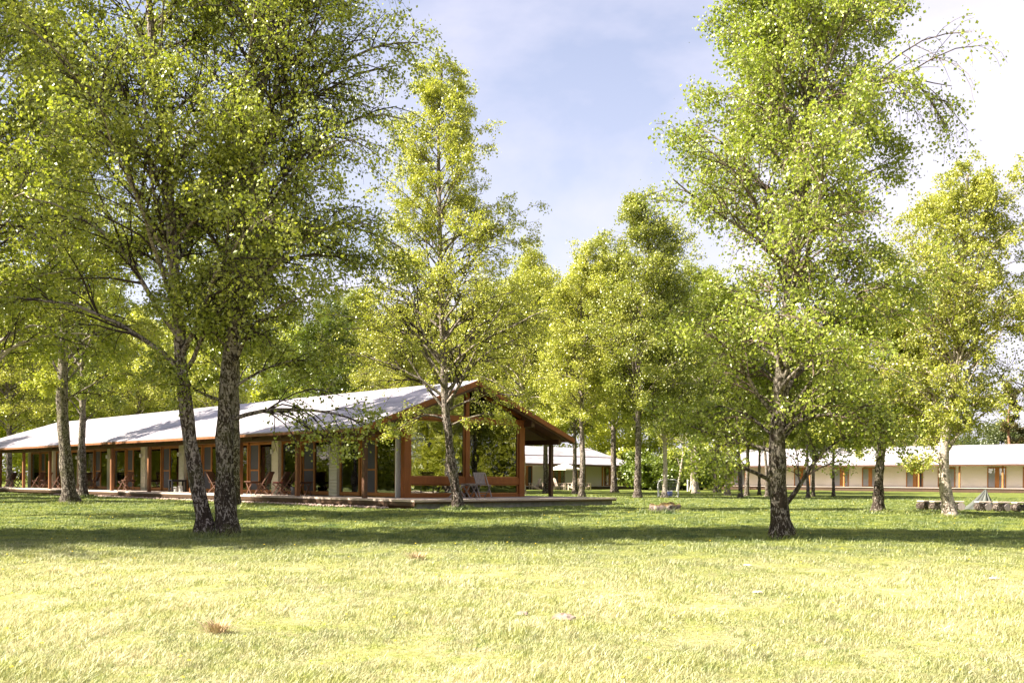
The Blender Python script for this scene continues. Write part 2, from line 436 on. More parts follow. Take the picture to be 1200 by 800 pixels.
# --- the two big birches standing together, left
D = 17.0
b = on_ground(243, D)
ma = birch_meshes('birch_a', 3, px_trunk(b, [(243,628),(231,570),(221,500),(214,430),(206,340),(201,250),(190,150),(178,50),(170,-60),(165,-250)], D), .118,
    [(2.0,1.2),(3.0,2.2),(4.5,2.7),(7,2.9),(9,2.6),(11,1.7),(12.5,.6)], nprim=58, nsec=13, ntwig=7, nleaf=17, leaf=.052, spread=.075, bark='bark_mid', z_start=2.6, weep=.09)
place_tree(ma, b, 'slimmer one of the two birches sharing a foot', 'fresh', rz=0)
b = on_ground(267, D)
mb_ = birch_meshes('birch_b', 5, px_trunk(b, [(268,630),(264,560),(264,490),(269,430),(281,340),(291,250),(299,160),(314,70),(325,-40),(330,-260)], D), .155,
    [(1.6,.8),(3.0,1.7),(4.5,2.3),(6.5,2.7),(8.5,2.7),(10.5,1.8),(12.6,.6)], nprim=56, nsec=13, ntwig=7, nleaf=17, leaf=.052, spread=.075, bark='bark_dark', z_start=2.8,
    extra=[(px_branch(b, [(270,492,0),(300,478,-.2),(330,479,-.4),(360,481,-.6),(395,479,-.8),(428,497,-1.0)], D), .045),
           (px_branch(b, [(272,455,0),(310,430,.2),(350,418,.5),(390,425,.8)], D), .03),
           (px_branch(b, [(262,470,0),(235,462,-.3),(205,440,-.7),(180,418,-1.0)], D), .03),
           (px_branch(b, [(285,330,0),(330,285,.2),(380,262,.5),(430,262,.7),(470,290,.9)], D), .05),
           (px_branch(b, [(289,262,0),(310,190,.1),(322,110,.2),(330,30,.2),(345,-60,.1)], D), .06),
           (px_branch(b, [(300,160,0),(350,110,-.2),(405,70,-.3),(455,40,-.4),(490,50,-.5)], D), .045)])
place_tree(mb_, b, 'thickest rugged birch, right one of the pair joined at the foot', 'fresh')

# --- big birch right of centre
b = on_ground(917, D)
mc = birch_meshes('birch_c', 8, px_trunk(b, [(917,634),(913,585),(912,540),(915,490),(921,420),(927,330),(937,230),(948,130),(955,40),(962,-60),(965,-240)], D), .145,
    [(1.25,1.0),(1.9,2.2),(2.6,2.6),(3.6,2.5),(5.0,2.1),(6.2,2.2),(7.6,2.1),(9.2,1.7),(11,1.1),(12.3,.4)], nprim=98, nsec=12, ntwig=7, nleaf=19, leaf=.05, spread=.075, lumps=.2, bark='bark_dark', z_start=1.5, up=.95,
    twig='twig_pale', asym=(0, 0),
    extra=[(px_branch(b, [(909,566,0),(885,552,-.1),(862,545,-.2),(835,538,-.4),(812,530,-.5)], D), .04),
           (px_branch(b, [(910,530,0),(880,520,.2),(845,512,.4),(808,500,.5),(778,484,.6)], D), .04),
           (px_branch(b, [(916,596,0),(936,575,0),(946,550,0),(962,528,.1),(990,512,.2)], D), .05),
           (px_branch(b, [(918,500,0),(950,485,-.2),(990,482,-.3),(1030,494,-.3),(1062,510,-.3)], D), .04),
           (px_branch(b, [(925,350,0),(905,290,-.2),(880,220,-.3),(850,180,-.4),(812,165,-.4)], D), .05),
           (px_branch(b, [(937,240,0),(960,180,-.1),(1000,110,-.2),(1050,60,-.2),(1092,90,-.2),(1108,150,-.2)], D), .05),
           (px_branch(b, [(930,300,0),(970,250,.1),(1010,200,.1),(1045,190,.1)], D), .04),
           (px_branch(b, [(948,130,0),(925,70,.1),(900,20,.1),(890,-60,.1)], D), .04)])
place_tree(mc, b, "tall dark-trunked birch with a full hanging crown, standing alone right of the stump", 'fresh')

# --- birch in front of the gable
D = 30.0
b = on_ground(537, D)
md = birch_meshes('birch_d', 13, px_trunk(b, [(538,600),(533,560),(526,520),(520,470),(519,420),(516,350),(514,280),(511,200),(512,130),(516,75)], D), .128,
    [(2.6,1.3),(3.4,2.3),(4.6,3.1),(6.2,3.3),(8,2.9),(9.6,2.2),(11.5,1.5),(13,.9),(13.8,.3)], nprim=90, nsec=9, ntwig=6, nleaf=18, leaf=.058, bark='bark_mid', z_start=2.9, up=.7, weep=.06, lumps=.1,
    extra=[(px_branch(b, [(523,492,0),(500,482,-.2),(480,494,-.4),(460,506,-.6)], D), .04),
           (px_branch(b, [(524,500,0),(550,488,-.3),(580,482,-.5),(600,492,-.7)], D), .035)])
place_tree(md, b, 'slender birch with a bent trunk growing in front of the glazed gable of the lodge', 'yellow')

# --- left birches
D = 33.0
b = on_ground(83, D)
me_ = birch_meshes('birch_e', 21, px_trunk(b, [(83,598),(78,550),(73,500),(73,440),(76,390),(75,320),(70,240),(66,150),(62,60),(60,0)], D), .205,
    [(3.0,.9),(4.5,2.3),(6.5,3.3),(9,3.5),(11.5,2.8),(14,1.6),(16,.5)], nprim=60, nsec=10, ntwig=7, nleaf=26, leaf=.07, bark='bark_dark', z_start=3.2)
place_tree(me_, b, 'thick dark-trunked birch on the lawn before the far end of the lodge', 'yellow')
D = 45.0
b = on_ground(98, D)
mf = birch_meshes('birch_f', 23, px_trunk(b, [(98,583),(96,540),(97,480),(97,420),(95,360),(90,290),(86,220)], D), .17,
    [(3.0,.8),(4.5,1.9),(6.5,2.7),(9,2.5),(11.5,1.5),(13.5,.4)], nprim=50, nsec=9, ntwig=6, nleaf=24, leaf=.08, bark='bark_dark', z_start=3.3)
place_tree(mf, b, 'thin birch close to the lodge deck, just right of the thick dark-trunked one', 'fresh')
b = on_ground(274, 31.0)
place_tree(mf, b, 'birch half hidden behind the big rugged trunk, near the lodge deck', 'fresh', rz=2.1, s=.95)

# --- right birches
D = 29.0
b = on_ground(1029, D)
mg = birch_meshes('birch_g', 31, px_trunk(b, [(1029,604),(1029,570),(1030,540),(1034,500),(1036,450),(1034,400),(1030,345)], D), .14,
    [(1.5,1.0),(2.4,1.9),(3.6,2.0),(4.8,1.6),(6,1.0),(6.8,.3)], nprim=50, nsec=10, ntwig=6, nleaf=26, leaf=.06, bark='bark_mid', z_start=1.6)
place_tree(mg, b, 'short birch with an upright pale trunk, right of the tall dark-trunked birch', 'yellow')
D = 26.6
b = on_ground(1115, D)
mh = birch_meshes('birch_h', 37, px_trunk(b, [(1116,609),(1109,580),(1105,553),(1107,525),(1113,480),(1120,430),(1126,360),(1130,290),(1134,205)], D), .14,
    [(1.4,.9),(2.2,1.9),(3.6,2.2),(5.5,2.4),(7,2.1),(8.6,1.5),(9.5,.5)], lumps=.15, nprim=74, nsec=10, ntwig=6, nleaf=22, leaf=.055, bark='bark_white', twig='twig_pale', z_start=1.6, up=1.1,
    extra=[(px_branch(b, [(1106,545,0),(1092,538,-.1),(1078,535,-.2),(1065,540,-.2)], D), .025)])
place_tree(mh, b, 'birch with a crooked white leaning trunk beside the log benches', 'yellow')

# --- general birches used for the farther trees
def generic(seed, h, r, prof, **k):
    rr = np.random.default_rng(seed)
    tr = [(0,0,0)] + [(rr.normal(0,.12) * i * .5, rr.normal(0,.12) * i * .5, h * i / 6) for i in range(1, 7)]
    return birch_meshes('birch_far_%d' % seed, seed, tr, r, prof, **k)
G1 = generic(41, 14, .16, [(3.4,1.5),(4.4,2.6),(6,3.3),(9,3.2),(12,2.3),(14,.9)], nprim=84, nsec=8, ntwig=6, nleaf=17, leaf=.088, lumps=.2, spread=.11, bark='bark_mid')
G2 = generic(43, 14, .15, [(3.2,1.5),(4.2,3.0),(5.5,3.8),(8,3.8),(11,3.0),(14,1.0)], nprim=88, nsec=8, ntwig=6, nleaf=17, leaf=.088, lumps=.2, spread=.11, bark='bark_white')
G3 = generic(47, 14, .16, [(3.9,1.4),(5.4,2.4),(8,2.9),(11,2.6),(14,.9)], nprim=80, nsec=8, ntwig=6, nleaf=17, leaf=.088, lumps=.2, spread=.11, bark='bark_mid', weep=.13)

def far_tree(G, px, depth, top_y, label, col, s_w=1.0, rz=None, group=None):
    b = on_ground(px, depth)
    h = (HY - top_y + ROLL * (px - HX)) / F * depth + EYE - b.z
    sz = h / 14.0
    return place_tree(G, b, label, col, rz=RNG.uniform(0, 6.28) if rz is None else rz, s=sz * s_w, sz=sz, group=group)

far_tree(G3, 682, 54, 298, 'birch with a twin pale trunk standing behind the end of the lodge terrace', 'yellow', 1.0)
far_tree(G1, 674, 66, 330, 'pale-trunked birch just behind the twin trunk past the lodge terrace', 'yellow', .9)
far_tree(G1, 747, 53, 236, 'tall birch with a leaning foot between the lodge terrace and the small goal', 'fresh', .95)
far_tree(G2, 779, 54, 330, 'straight dark-trunked birch standing right in front of the small football goal', 'fresh', .95)
far_tree(G2, 853, 65, 345, 'slim birch standing left of the crossed trunks behind the big birch', 'fresh', 1.0)
far_tree(G3, 868, 56, 370, 'dark leaning birch, front one of the crossed trunks left of the big birch', 'fresh', .95)
far_tree(G1, 875, 62, 360, 'brownish birch close behind the dark leaning one left of the big birch', 'fresh', .9)
far_tree(G2, 811, 92, 380, 'white-footed birch on the far lawn left of the right-hand cabin row', 'yellow', .9)
far_tree(G1, 890, 66, 400, 'white slender birch before the cabins, second left of the big dark trunk', 'yellow', .8)
far_tree(G3, 899, 60, 390, 'dark birch leaning right, close left of the big dark trunk', 'fresh', .85)
far_tree(G3, 947, 58, 395, 'left birch of the leaning pair right of the big dark trunk', 'fresh', .8)
far_tree(G1, 953, 61, 385, 'right birch of the leaning pair right of the big dark trunk', 'fresh', .8)
far_tree(G1, 977, 62, 405, 'slim birch between the leaning pair and the short pale-trunked birch', 'fresh', .8)
far_tree(G2, 612, 62, 300, 'broad light green birch behind the right slope of the lodge roof', 'yellow', 1.0)
far_tree(G1, 640, 70, 325, 'birch between the lodge roof and the pale-trunked birches', 'yellow', 1.0)
far_tree(G2, 575, 74, 335, 'birch rising behind the lodge ridge just right of the gable peak', 'fresh', .9)
far_tree(G1, 720, 80, 300, 'birch behind the hipped end of the far cabin row', 'yellow', 1.0)
far_tree(G2, 815, 76, 318, 'round-crowned birch above the low hedge between the two cabin rows', 'fresh', 1.05)
far_tree(G3, 840, 84, 330, 'narrow birch above the left end of the right-hand cabins', 'fresh', 1.1)
# behind the lodge, seen between the near trunks
spots = [(-30, 74, 300, 'yellow', 'birch at the left edge behind the far end of the lodge'),
         (12, 70, 320, 'yellow', 'yellow-green birch over the hipped end of the lodge'),
         (50, 82, 330, 'fresh', 'birch behind the lodge, left of the thick dark-trunked one'),
         (118, 84, 345, 'yellow', 'birch behind the lodge, right of the thin one by the deck'),
         (160, 80, 365, 'gold', 'golden-green birch behind the lodge, left of the leaning trunk'),
         (205, 88, 372, 'fresh', 'birch behind the lodge roof, in line with the leaning trunk'),
         (248, 78, 392, 'yellow', 'birch behind the lodge roof, seen between the two joined trunks'),
         (335, 80, 408, 'fresh', 'birch behind the lodge, right of the big rugged trunk'),
         (380, 70, 355, 'deep', 'dark green birch behind the lodge roof, halfway to the gable'),
         (425, 76, 345, 'fresh', 'birch behind the lodge roof, left of the bent slender birch'),
         (462, 66, 362, 'yellow', 'bright birch behind the lodge roof next to the bent slender birch'),
         (500, 82, 350, 'yellow', 'birch behind the ridge of the lodge, straight behind the bent slender birch'),
         (540, 70, 360, 'yellow', 'birch behind the peak of the glazed gable')]
for i, (px, dd, ty, col, lab) in enumerate(spots):
    far_tree((G2, G1, G3)[i % 3], px, dd, ty, lab, col, 1.15, group='birches behind the lodge')
# right: trees behind the cabins
for i, (px, dd, ty, col, lab) in enumerate([
        (1070, 112, 430, 'yellow', 'birch behind the right-hand cabins, left of the crooked white trunk'),
        (1000, 116, 420, 'fresh', 'birch behind the middle of the right-hand cabins'),
        (935, 122, 415, 'fresh', 'birch behind the left half of the right-hand cabins')]):
    far_tree((G2, G1, G3)[i % 3], px, dd, ty, lab, col, 1.1, group='birches behind the cabins')

# standing outside the picture; they throw the shade on the lawn and are mirrored in the glass
for i, (x, y, s, r) in enumerate([(-13.0, 15.2, 1.0, .3), (-17.0, 14.2, .95, 1.2), (-21.5, 13.4, 1.0, 2.6),
                                  (-30, 40, 1.0, 3.1), (-36, 47, 1.05, 4.2), (-27, 34, .95, 5.2), (-42, 56, 1.1, .4), (-47, 64, 1.1, 1.4), (-38, 38, 1.0, 2.0),
                                  (21, 33, .95, 1.0), (25, 38, 1.0, 2.5), (23, 28, 1.0, 3.5), (30, 34, 1.1, 4.4), (34, 41, 1.1, 5.1), (29, 27, 1.0, .2), (40, 33, 1.1, 1.1)]):
    place_tree((G1, G2, G3)[i % 3], (x, y, gz(x, y)), 'birch standing just outside the view beside the lawn', 'fresh', rz=r, s=s,
               group='birches outside the view')
b = on_ground(-25, 24)
place_tree(G2, b, 'birch at the left edge of the view whose boughs reach into the upper left corner', 'fresh', rz=1.0, s=1.0)

# far woodland, one mass
def woodland(name, label, spots, seed):
    rng = np.random.default_rng(seed); VV, FF, AA, off = [], [], [], 0
    for (x, y, h, w) in spots:
        n = 26000
        blobs = 46
        bz = rng.uniform(.0, 1, blobs); br = w * np.sqrt(np.clip(1 - ((bz - .45) / .58) ** 2, .05, 1)) * rng.uniform(.55, 1, blobs)
        ba = rng.uniform(0, 6.28, blobs)
        C = np.stack([x + br * np.cos(ba), y + br * np.sin(ba), bz * h], axis=1)
        k = rng.integers(0, blobs, n); sp = rng.normal(0, 1, (n, 3)) * np.array([.75, .75, .5]) * (w / 3.2)
        c = C[k] + sp; c[:, 2] = np.maximum(c[:, 2], rng.uniform(.1, 1.2, n))
        a = unit(rng.normal(0, 1, (n, 3))); b_ = unit(np.cross(a, rng.normal(0, 1, (n, 3)))); s = .24 * rng.uniform(.6, 1.3, n)[:, None]
        V = np.stack([c, c + a*s*.5 + b_*s*.45, c + a*s, c + a*s*.5 - b_*s*.45], axis=1).reshape(-1, 3)
        VV.append(V); FF.append(np.arange(n*4).reshape(n, 4) + off); off += n * 4
        AA.append(np.clip(rng.normal(.5, .15, n) + rng.normal(0, .15), 0, 1))
        # a trunk for each tree of the mass
        P = np.array([[[x, y, -.2], [x + .2, y, h * .3], [x, y + .2, h * .6], [x, y, h * .9]]]); v, f = tube_arrays(P, np.array([[.2,.15,.1,.03]]), 4)
        VV.append(v); FF.append(f + off); off += len(v); AA.append(np.zeros(len(f)))
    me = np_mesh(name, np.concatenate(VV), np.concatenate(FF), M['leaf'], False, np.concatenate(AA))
    o = link_mesh(name, me); tag(o, label, 'woodland', kind='stuff'); return o
rw = np.random.default_rng(5)
sp = []
for px in range(-80, 900, 40):
    d = 128 + rw.uniform(-8, 10); kx, _ = ray(px, 560)
    top = 398 if px < 560 else 362
    top += rw.uniform(-22, 22)
    sp.append((kx * d, d, (HY - top) / F * d + 1, rw.uniform(3.2, 4.6)))
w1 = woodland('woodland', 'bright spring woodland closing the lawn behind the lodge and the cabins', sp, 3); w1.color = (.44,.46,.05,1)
sp = []
for px in range(880, 1330, 42):
    d = 150 + rw.uniform(-8, 10); kx, _ = ray(px, 560)
    top = rw.uniform(492, 512)
    sp.append((kx * d, d, (HY - top) / F * d + 1, rw.uniform(3.2, 4.6)))
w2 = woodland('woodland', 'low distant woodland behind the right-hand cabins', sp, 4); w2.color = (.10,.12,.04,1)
sp = []
for yy in range(-30, 100, 5): sp.append((62 + rw.uniform(-4, 4), yy, rw.uniform(11, 16), rw.uniform(3.4, 4.8)))
w3 = woodland('woodland', 'spring woodland bordering the field to the right, mirrored in the gable glass', sp, 6); w3.color = (.34,.36,.04,1)
sp = []
for yy in range(-30, 120, 5): sp.append((-72 + rw.uniform(-4, 4) - max(0, yy-60)*.3, yy, rw.uniform(11, 16), rw.uniform(3.4, 4.8)))
w4 = woodland('woodland', 'spring woodland bordering the field to the left, mirrored in the long glass front', sp, 7); w4.color = (.42,.43,.05,1)

# bushes
def bush_meshes(seed, leafs=16000, leaf=.09, mat='leaf'):
    rng = np.random.default_rng(seed)
    n = 26; az = rng.uniform(0, 6.28, n); d = np.stack([np.cos(az) * .8, np.sin(az) * .8, rng.uniform(.7, 2.2, n)], axis=1)
    P1 = grow(rng, np.zeros((n, 3)) + rng.normal(0, .08, (n, 3)) * [1, 1, 0], d, rng.uniform(.8, 1.25, n), 6, .04, .12)
    R1 = .018 * np.linspace(1, .4, 6)[None] * np.ones((n, 1))
    P2, R2 = children(rng, P1, R1, 9, .15, 1, .5, .8, .1, 4, .05, .15, .5, .15)
    bv, bf = join([tube_arrays(P1, R1, 4), tube_arrays(P2, np.maximum(R2, .003), 3)])
    l = leaves_at(rng, P2, leafs // len(P2), .07, leaf, .2)
    return np_mesh('bush_stems', bv, bf, M['twig'], True), np_mesh('bush_leaves', l[0], l[1], M[mat], False, l[2])
BU = bush_meshes(3)
def bush(px, d, w, h, label, col, group=None, dark=None, rz=0, name='bush', cat='bush'):
    b = on_ground(px, d); t = empty(name, b, rz, scale=(w, w, h)); tag(t, label, cat, group)
    link_mesh('stems', BU[0], t); c = link_mesh('foliage', BU[1], t); c.color = (*LEAFCOL[col], 1)
for i, (px, d, w, h, col, lab) in enumerate([
        (757, 100, 3.0, 3.2, 'deep', 'dark bush at the right end of the far cabin row'),
        (772, 97, 2.6, 2.3, 'deep', 'dark low bush behind the small goal'),
        (786, 104, 3.0, 3.4, 'fresh', 'lighter bush behind the leaning white trunk on the far lawn'),
        (802, 102, 3.0, 3.0, 'deep', 'dark bush left of the white-footed birch on the far lawn'),
        (818, 106, 3.0, 3.5, 'deep', 'dark bush between the white-footed birch and the right-hand cabins'),
        (834, 112, 3.0, 3.6, 'fresh', 'bush touching the left end of the right-hand cabins'),
        (742, 112, 3.0, 3.6, 'yellow', 'light bush seen past the hipped end of the far cabin row')]):
    bush(px, d, w, h, lab, col, 'bushes along the far side of the lawn', rz=i * 1.3)

# leaning bare white trunk
b = on_ground(794, 88); t = empty('dead_trunk', b); tag(t, 'bare white leaning trunk behind the right side of the small goal', 'tree trunk')
T = spline([(0,0,-.1),(.12,0,.9),(.28,0,1.9),(.42,0,2.9),(.5,0,3.6)], 14)
v, f = tube_arrays(T[None], (np.linspace(.15,.07,14))[None], 10); link_mesh('trunk', np_mesh('dead_trunk', v, f, M['bark_white'], True), t)
T = spline([(.3,0,2.0),(.1,.1,2.5),(0,.15,3.0)], 6); v, f = tube_arrays(T[None], (np.linspace(.04,.015,6))[None], 6)
link_mesh('branch_stub', np_mesh('stub', v, f, M['bark_white'], True), t)

# pines behind the right cabins
def pine_meshes(seed):
    rng = np.random.default_rng(seed); h = 13
    T = spline([(0,0,0),(.2,0,4),(-.1,.1,8),(.2,0,13)], 20); v, f = tube_arrays(T[None], np.linspace(.22,.05,20)[None], 10)
    n = 26; zz = rng.uniform(5, 12.6, n); az = rng.uniform(0, 6.28, n)
    st = np.stack([np.interp(zz, T[:,2], T[:,0]), np.interp(zz, T[:,2], T[:,1]), zz], axis=1)
    P1 = grow(rng, st, np.stack([np.cos(az), np.sin(az), rng.uniform(.1,.7,n)], axis=1), rng.uniform(1.2,2.8,n) * (1.15 - zz / 16), 7, -.03, .14)
    R1 = .05 * np.linspace(1,.3,7)[None] * np.ones((n,1))
    P2, R2 = children(rng, P1, R1, 8, .4, 1, .35, .8, .2, 4, -.02, .15, .5, .2)
    tv, tf = join([(v, f), tube_arrays(P1, R1, 6)])
    bv, bf = tube_arrays(P2, np.maximum(R2, .008), 3)
    l = leaves_at(rng, P2, 110, .14, .16, -.3)
    return np_mesh('pine_trunk', tv, tf, M['pine_bark'], True), np_mesh('pine_branches', bv, bf, M['pine_bark'], True), np_mesh('pine_crown', l[0], l[1], M['needle'], False, l[2])
PM = pine_meshes(9)
for px, d, top, lab, rz in ((1182, 128, 452, 'open pine with reddish limbs behind the cabins at the right edge', 0), (1226, 134, 470, 'second pine behind the cabins, farther right than the open reddish one', 2)):
    b = on_ground(px, d); s = ((HY - top + ROLL*(px-HX)) / F * d + 1) / 13
    t = empty('pine_tree', b, rz, scale=(s*1.1, s*1.1, s)); tag(t, lab, 'pine tree')
    link_mesh('trunk', PM[0], t); link_mesh('branches', PM[1], t); c = link_mesh('crown', PM[2], t); c.color = (.10,.085,.03,1)
# ------------------------------------------------------------------ the lodge
CX, CY = -3.73, 33.5
ANG = math.atan2(.7002, .7139)              # local x: across the gable, local y: along the lodge, away
FL = .38                                     # deck level
lodge = empty('lodge_building', (CX, CY, 0), ANG)
tag(lodge, 'long low timber lodge with glazed gable, verandah posts and pale pitched roof', 'building')
MOD = 4.08; LEN = 36.5; W = 5.82
EZ, RZ_ = 2.68, 4.58; EX0, EX1 = -2.22, 8.04; XM = 2.91; OV = .6; YE = 43.0; YR = 40.2
SL = (RZ_ - EZ) / (XM - EX0)
def roof_z(x): return RZ_ - SL * abs(x - XM)

# roof: two pitches and a steep hip at the far end, with thickness
def roof_mesh(x0, x1, xm, ez, rz, y0, y1, yr, th=.07, yr0=None, z_under=.0):
    y0r = y0 if yr0 is None else yr0
    top = [(x0,y0,ez),(xm,y0r,rz),(xm,yr,rz),(x0,y1,ez),(x1,y0,ez),(x1,y1,ez)]
    bot = [(x,y,z-th) for x,y,z in top]
    v = top + bot
    f = [(0,1,2,3)[::-1],(4,5,2,1)[::-1],(3,2,5)[::-1],(6,7,8,9),(10,11,8,7),(9,8,11),
         (0,3,9,6)[::-1],(4,10,11,5)[::-1],(3,5,11,9)[::-1],(0,6,7,1)[::-1],(1,7,10,4)[::-1]]
    if yr0 is not None: f += [(0,4,1), (6,7,10)]
    mb = MB(); mb.v = [tuple(p) for p in v]; mb.f = f; return mb
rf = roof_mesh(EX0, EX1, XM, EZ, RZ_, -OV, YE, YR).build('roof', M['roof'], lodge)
rv = MB()
for (xa, xb) in ((EX0, XM), (EX1, XM)):
    za, zb = roof_z(xa), RZ_
    rv.prism([(xa, -OV-.04, za-.015), (xb, -OV-.04, zb-.015), (xb, -OV-.04, zb-.20), (xa, -OV-.04, za-.20)], (0, .037, 0))
rv.build('verge_board', M['red_wood'], rf)
mb = MB()
for (xa, xb) in ((EX0 + .05, XM), (EX1 - .05, XM)):
    za, zb = roof_z(xa), RZ_
    mb.prism([(xa, -OV+.02, za-.075), (xb, -OV+.02, zb-.075), (xb, -OV+.02, zb-.30), (xa, -OV+.02, za-.26)], (0, .09, 0))
mb.build('barge_rafter_shade', M['dark_wood'], rf)  # dark tone painted in so the rafter reads as a shaded gap
MB().box(EX0-.03, EX0-.005, -OV, YE, EZ-.13, EZ-.035).build('eaves_board', M['post_wood'], rf)
MB().box(EX1+.005, EX1+.03, -OV, YE, EZ-.16, EZ-.01).build('eaves_board', M['red_wood'], rf)
mb = MB()
mb.prism([(EX0+.02, -OV+.12, roof_z(EX0+.02)-.09), (XM, -OV+.12, RZ_-.09), (XM, -OV+.12, RZ_-.115), (EX0+.02, -OV+.12, roof_z(EX0+.02)-.115)], (0, LEN+OV+1.5, 0))
mb.prism([(EX1-.02, -OV+.12, roof_z(EX1-.02)-.09), (XM+.002, -OV+.12, RZ_-.09), (XM+.002, -OV+.12, RZ_-.115), (EX1-.02, -OV+.12, roof_z(EX1-.02)-.115)], (0, LEN+OV+1.5, 0))
mb.build('soffit', M['soffit'], rf)
for i in range(10):                       # rafters over both verandahs
    for side in (-1, 1):
        for half in (0, 1):
            y = .35 + i * MOD + half * MOD / 2
            if y > LEN + .5: continue
            xa = EX0 + .12 if side < 0 else EX1 - .12; xb = .0 if side < 0 else W
            a = Vector((xa, y, roof_z(xa) - .20)); bb = Vector((xb, y, roof_z(xb) - .20))
            MB().beam(a, bb, .07, .16).build('rafter', M['dark_wood'], rf)
# verandah posts and plates
PX0, PX1 = -1.57, 7.39
for i in range(10):
    y = .02 + i * MOD
    for x in (PX0, PX1):
        if i > 9: continue
        MB().box(x-.07, x+.07, y-.07, y+.07, FL, 2.40).build('post', M['post_wood'] if x < 0 and i > 0 else M['dark_wood'], lodge, .008)
for x in (PX0, PX1):
    MB().box(x-.06, x+.06, -.45, LEN+.3, 2.403, 2.60).build('plate_beam', M['dark_wood'], lodge, .006)
# purlin ends that carry the gable overhang
for x in (-.02, W+.02):
    MB().box(x-.09, x+.09, -.50, -.02, 3.02, 3.26).build('beam_end', M['dark_wood'], lodge, .01)
MB().box(XM-.09, XM+.09, -.50, .05, RZ_-.42, RZ_-.14).build('beam_end', M['dark_wood'], lodge, .01)

# gable glazing
def gz_frame():
    y0, y1 = -.06, .12
    for x0, x1 in ((0, .30), (W-.28, W)):
        MB().box(x0, x1, y0-.03, y1, FL, 3.10).build('corner_post', M['red_wood'], lodge, .01)
    MB().box(0-.02, W+.02, y0-.045, y1, 3.104, 3.30).build('gable_beam', M['red_wood'], lodge, .01)
    MB().box(XM-.10, XM+.10, y0-.015, y1, FL+.14, 3.10).build('mullion', M['red_wood'], lodge, .008)
    MB().box(XM-.08, XM+.08, y0, y1, 3.304, roof_z(XM)-.15).build('mullion', M['red_wood'], lodge, .008)
    for x0, x1 in ((.303, XM-.103), (XM+.103, W-.283)):
        MB().box(x0, x1, y0, y1, .84, 1.10).build('sill_beam', M['red_wood'], lodge, .008)
        MB().box(x0, x1, y0, y1, FL, FL+.12).build('bottom_rail', M['red_wood'], lodge, .006)
        # thin inner frame
        f = MB()
        for a, bz in ((FL+.123, .837), (1.103, 3.10)):
            f.box(x0, x0+.04, .0, .05, a, bz-.003); f.box(x1-.04, x1, .0, .05, a, bz-.003)
            f.box(x0+.041, x1-.041, .0, .05, a, a+.035); f.box(x0+.041, x1-.041, .0, .05, bz-.04, bz-.003)
        wf = f.build('window', M['orange_wood'], lodge)
        MB().box(x0+.02, x1-.02, .02, .032, 1.12, 3.085).build('pane', M['glass'], wf)
        MB().box(x0+.02, x1-.02, .02, .032, FL+.14, .822).build('pane', M['glass'], wf)
    # gable triangle panes
    for s in (-1, 1):
        xo = .12 if s < 0 else W - .12; xi = XM + s * .083
        g = MB().prism([(xo, .02, 3.31), (xi, .02, 3.31), (xi, .02, roof_z(xi)-.14), (xo, .02, max(3.33, roof_z(xo)-.14))], (0, .012, 0))
        g.build('gable_pane', M['glass'], lodge)
        MB().prism([(xo - s*(-.0), .0-.03, roof_z(xo)-.13), (xi, -.03, roof_z(xi)-.13), (xi, -.03, roof_z(xi)-.24), (xo, -.03, roof_z(xo)-.24)], (0, .10, 0)).build('gable_rafter', M['red_wood'], lodge)
gz_frame()
# heater panel behind the low left pane
MB().box(.36, XM-.2, .16, .22, FL+.02, FL+.10).box(.36, XM-.2, .16, .22, FL+.13, FL+.19).build('floor_heater', M['white_paint'], lodge, .005)

# bird silhouette on the glass
bz = at_depth(507, 520, 34.2)
loc_b = Matrix.Rotation(-ANG, 3, 'Z') @ (Vector((bz.x - CX, bz.y - CY, 0)))
bx = loc_b.x
pts = [(-.13,.06),(-.05,.03),(-.02,.09),(.03,.10),(.14,.05),(.06,.02),(.03,-.03),(.05,-.13),(.0,-.05),(-.05,-.11),(-.045,-.01)]
MB().prism([(bx+a, .012, 2.22+c) for a, c in pts], (0, .004, 0)).build('bird_sticker', M['black_metal'], lodge)

# long side: bays of siding, glass, screen and glass
def door_leaf(x, ya, yb, zt=2.48, mat='orange_wood', rail=None, pane='glass', fw=.085, name='door'):
    z0 = FL + .03
    f = MB().box(x-.03, x+.03, ya, ya+fw, z0, zt).box(x-.03, x+.03, yb-fw, yb, z0, zt)
    f.box(x-.028, x+.028, ya+fw, yb-fw, z0, z0+.13).box(x-.028, x+.028, ya+fw, yb-fw, zt-.09, zt)
    if rail: f.box(x-.026, x+.026, ya+fw, yb-fw, rail-.03, rail+.03)
    d = f.build(name, M[mat], lodge)
    MB().box(x-.005, x+.007, ya+fw-.01, yb-fw+.01, z0+.12, zt-.08).build('pane' if pane == 'glass' else 'screen', M[pane], d)
    return d
GX = .14
def bay(y0, first=False, last=False):
    if not first:
        s = MB().box(-.04, GX+.06, y0+.003, y0+.50, FL, 2.58).build('siding_panel', M['siding'], lodge)
        MB().box(-.055, -.041, y0+.0, y0+.05, FL, 2.58).box(-.055, -.041, y0+.455, y0+.503, FL, 2.58).build('corner_board', M['siding'], s)
        l = MB().box(-.10, -.063, y0+.38, y0+.44, 2.02, 2.08); l.tube([(-.12, y0+.41, 2.0), (-.12, y0+.41, 2.18)], .045, 10)
        l.build('wall_lamp', M['lamp_glass'], lodge)
        a = y0 + .51
    else: a = y0
    if first:
        MB().box(-.05, GX+.1, .31, .36, FL, 2.58).build('corner_strip', M['white_paint'], lodge)
        door_leaf(GX-.1, .37, 1.60); door_leaf(GX, 1.61, 2.57, rail=1.35, pane='screen', fw=.06); door_leaf(GX-.05, 2.58, 3.85)
    else:
        door_leaf(GX-.03, a, a+1.26); door_leaf(GX+.04, a+1.27, a+2.10, rail=1.35, pane='screen', fw=.06, name='screen_door'); door_leaf(GX-.03, a+2.11, a+3.56)
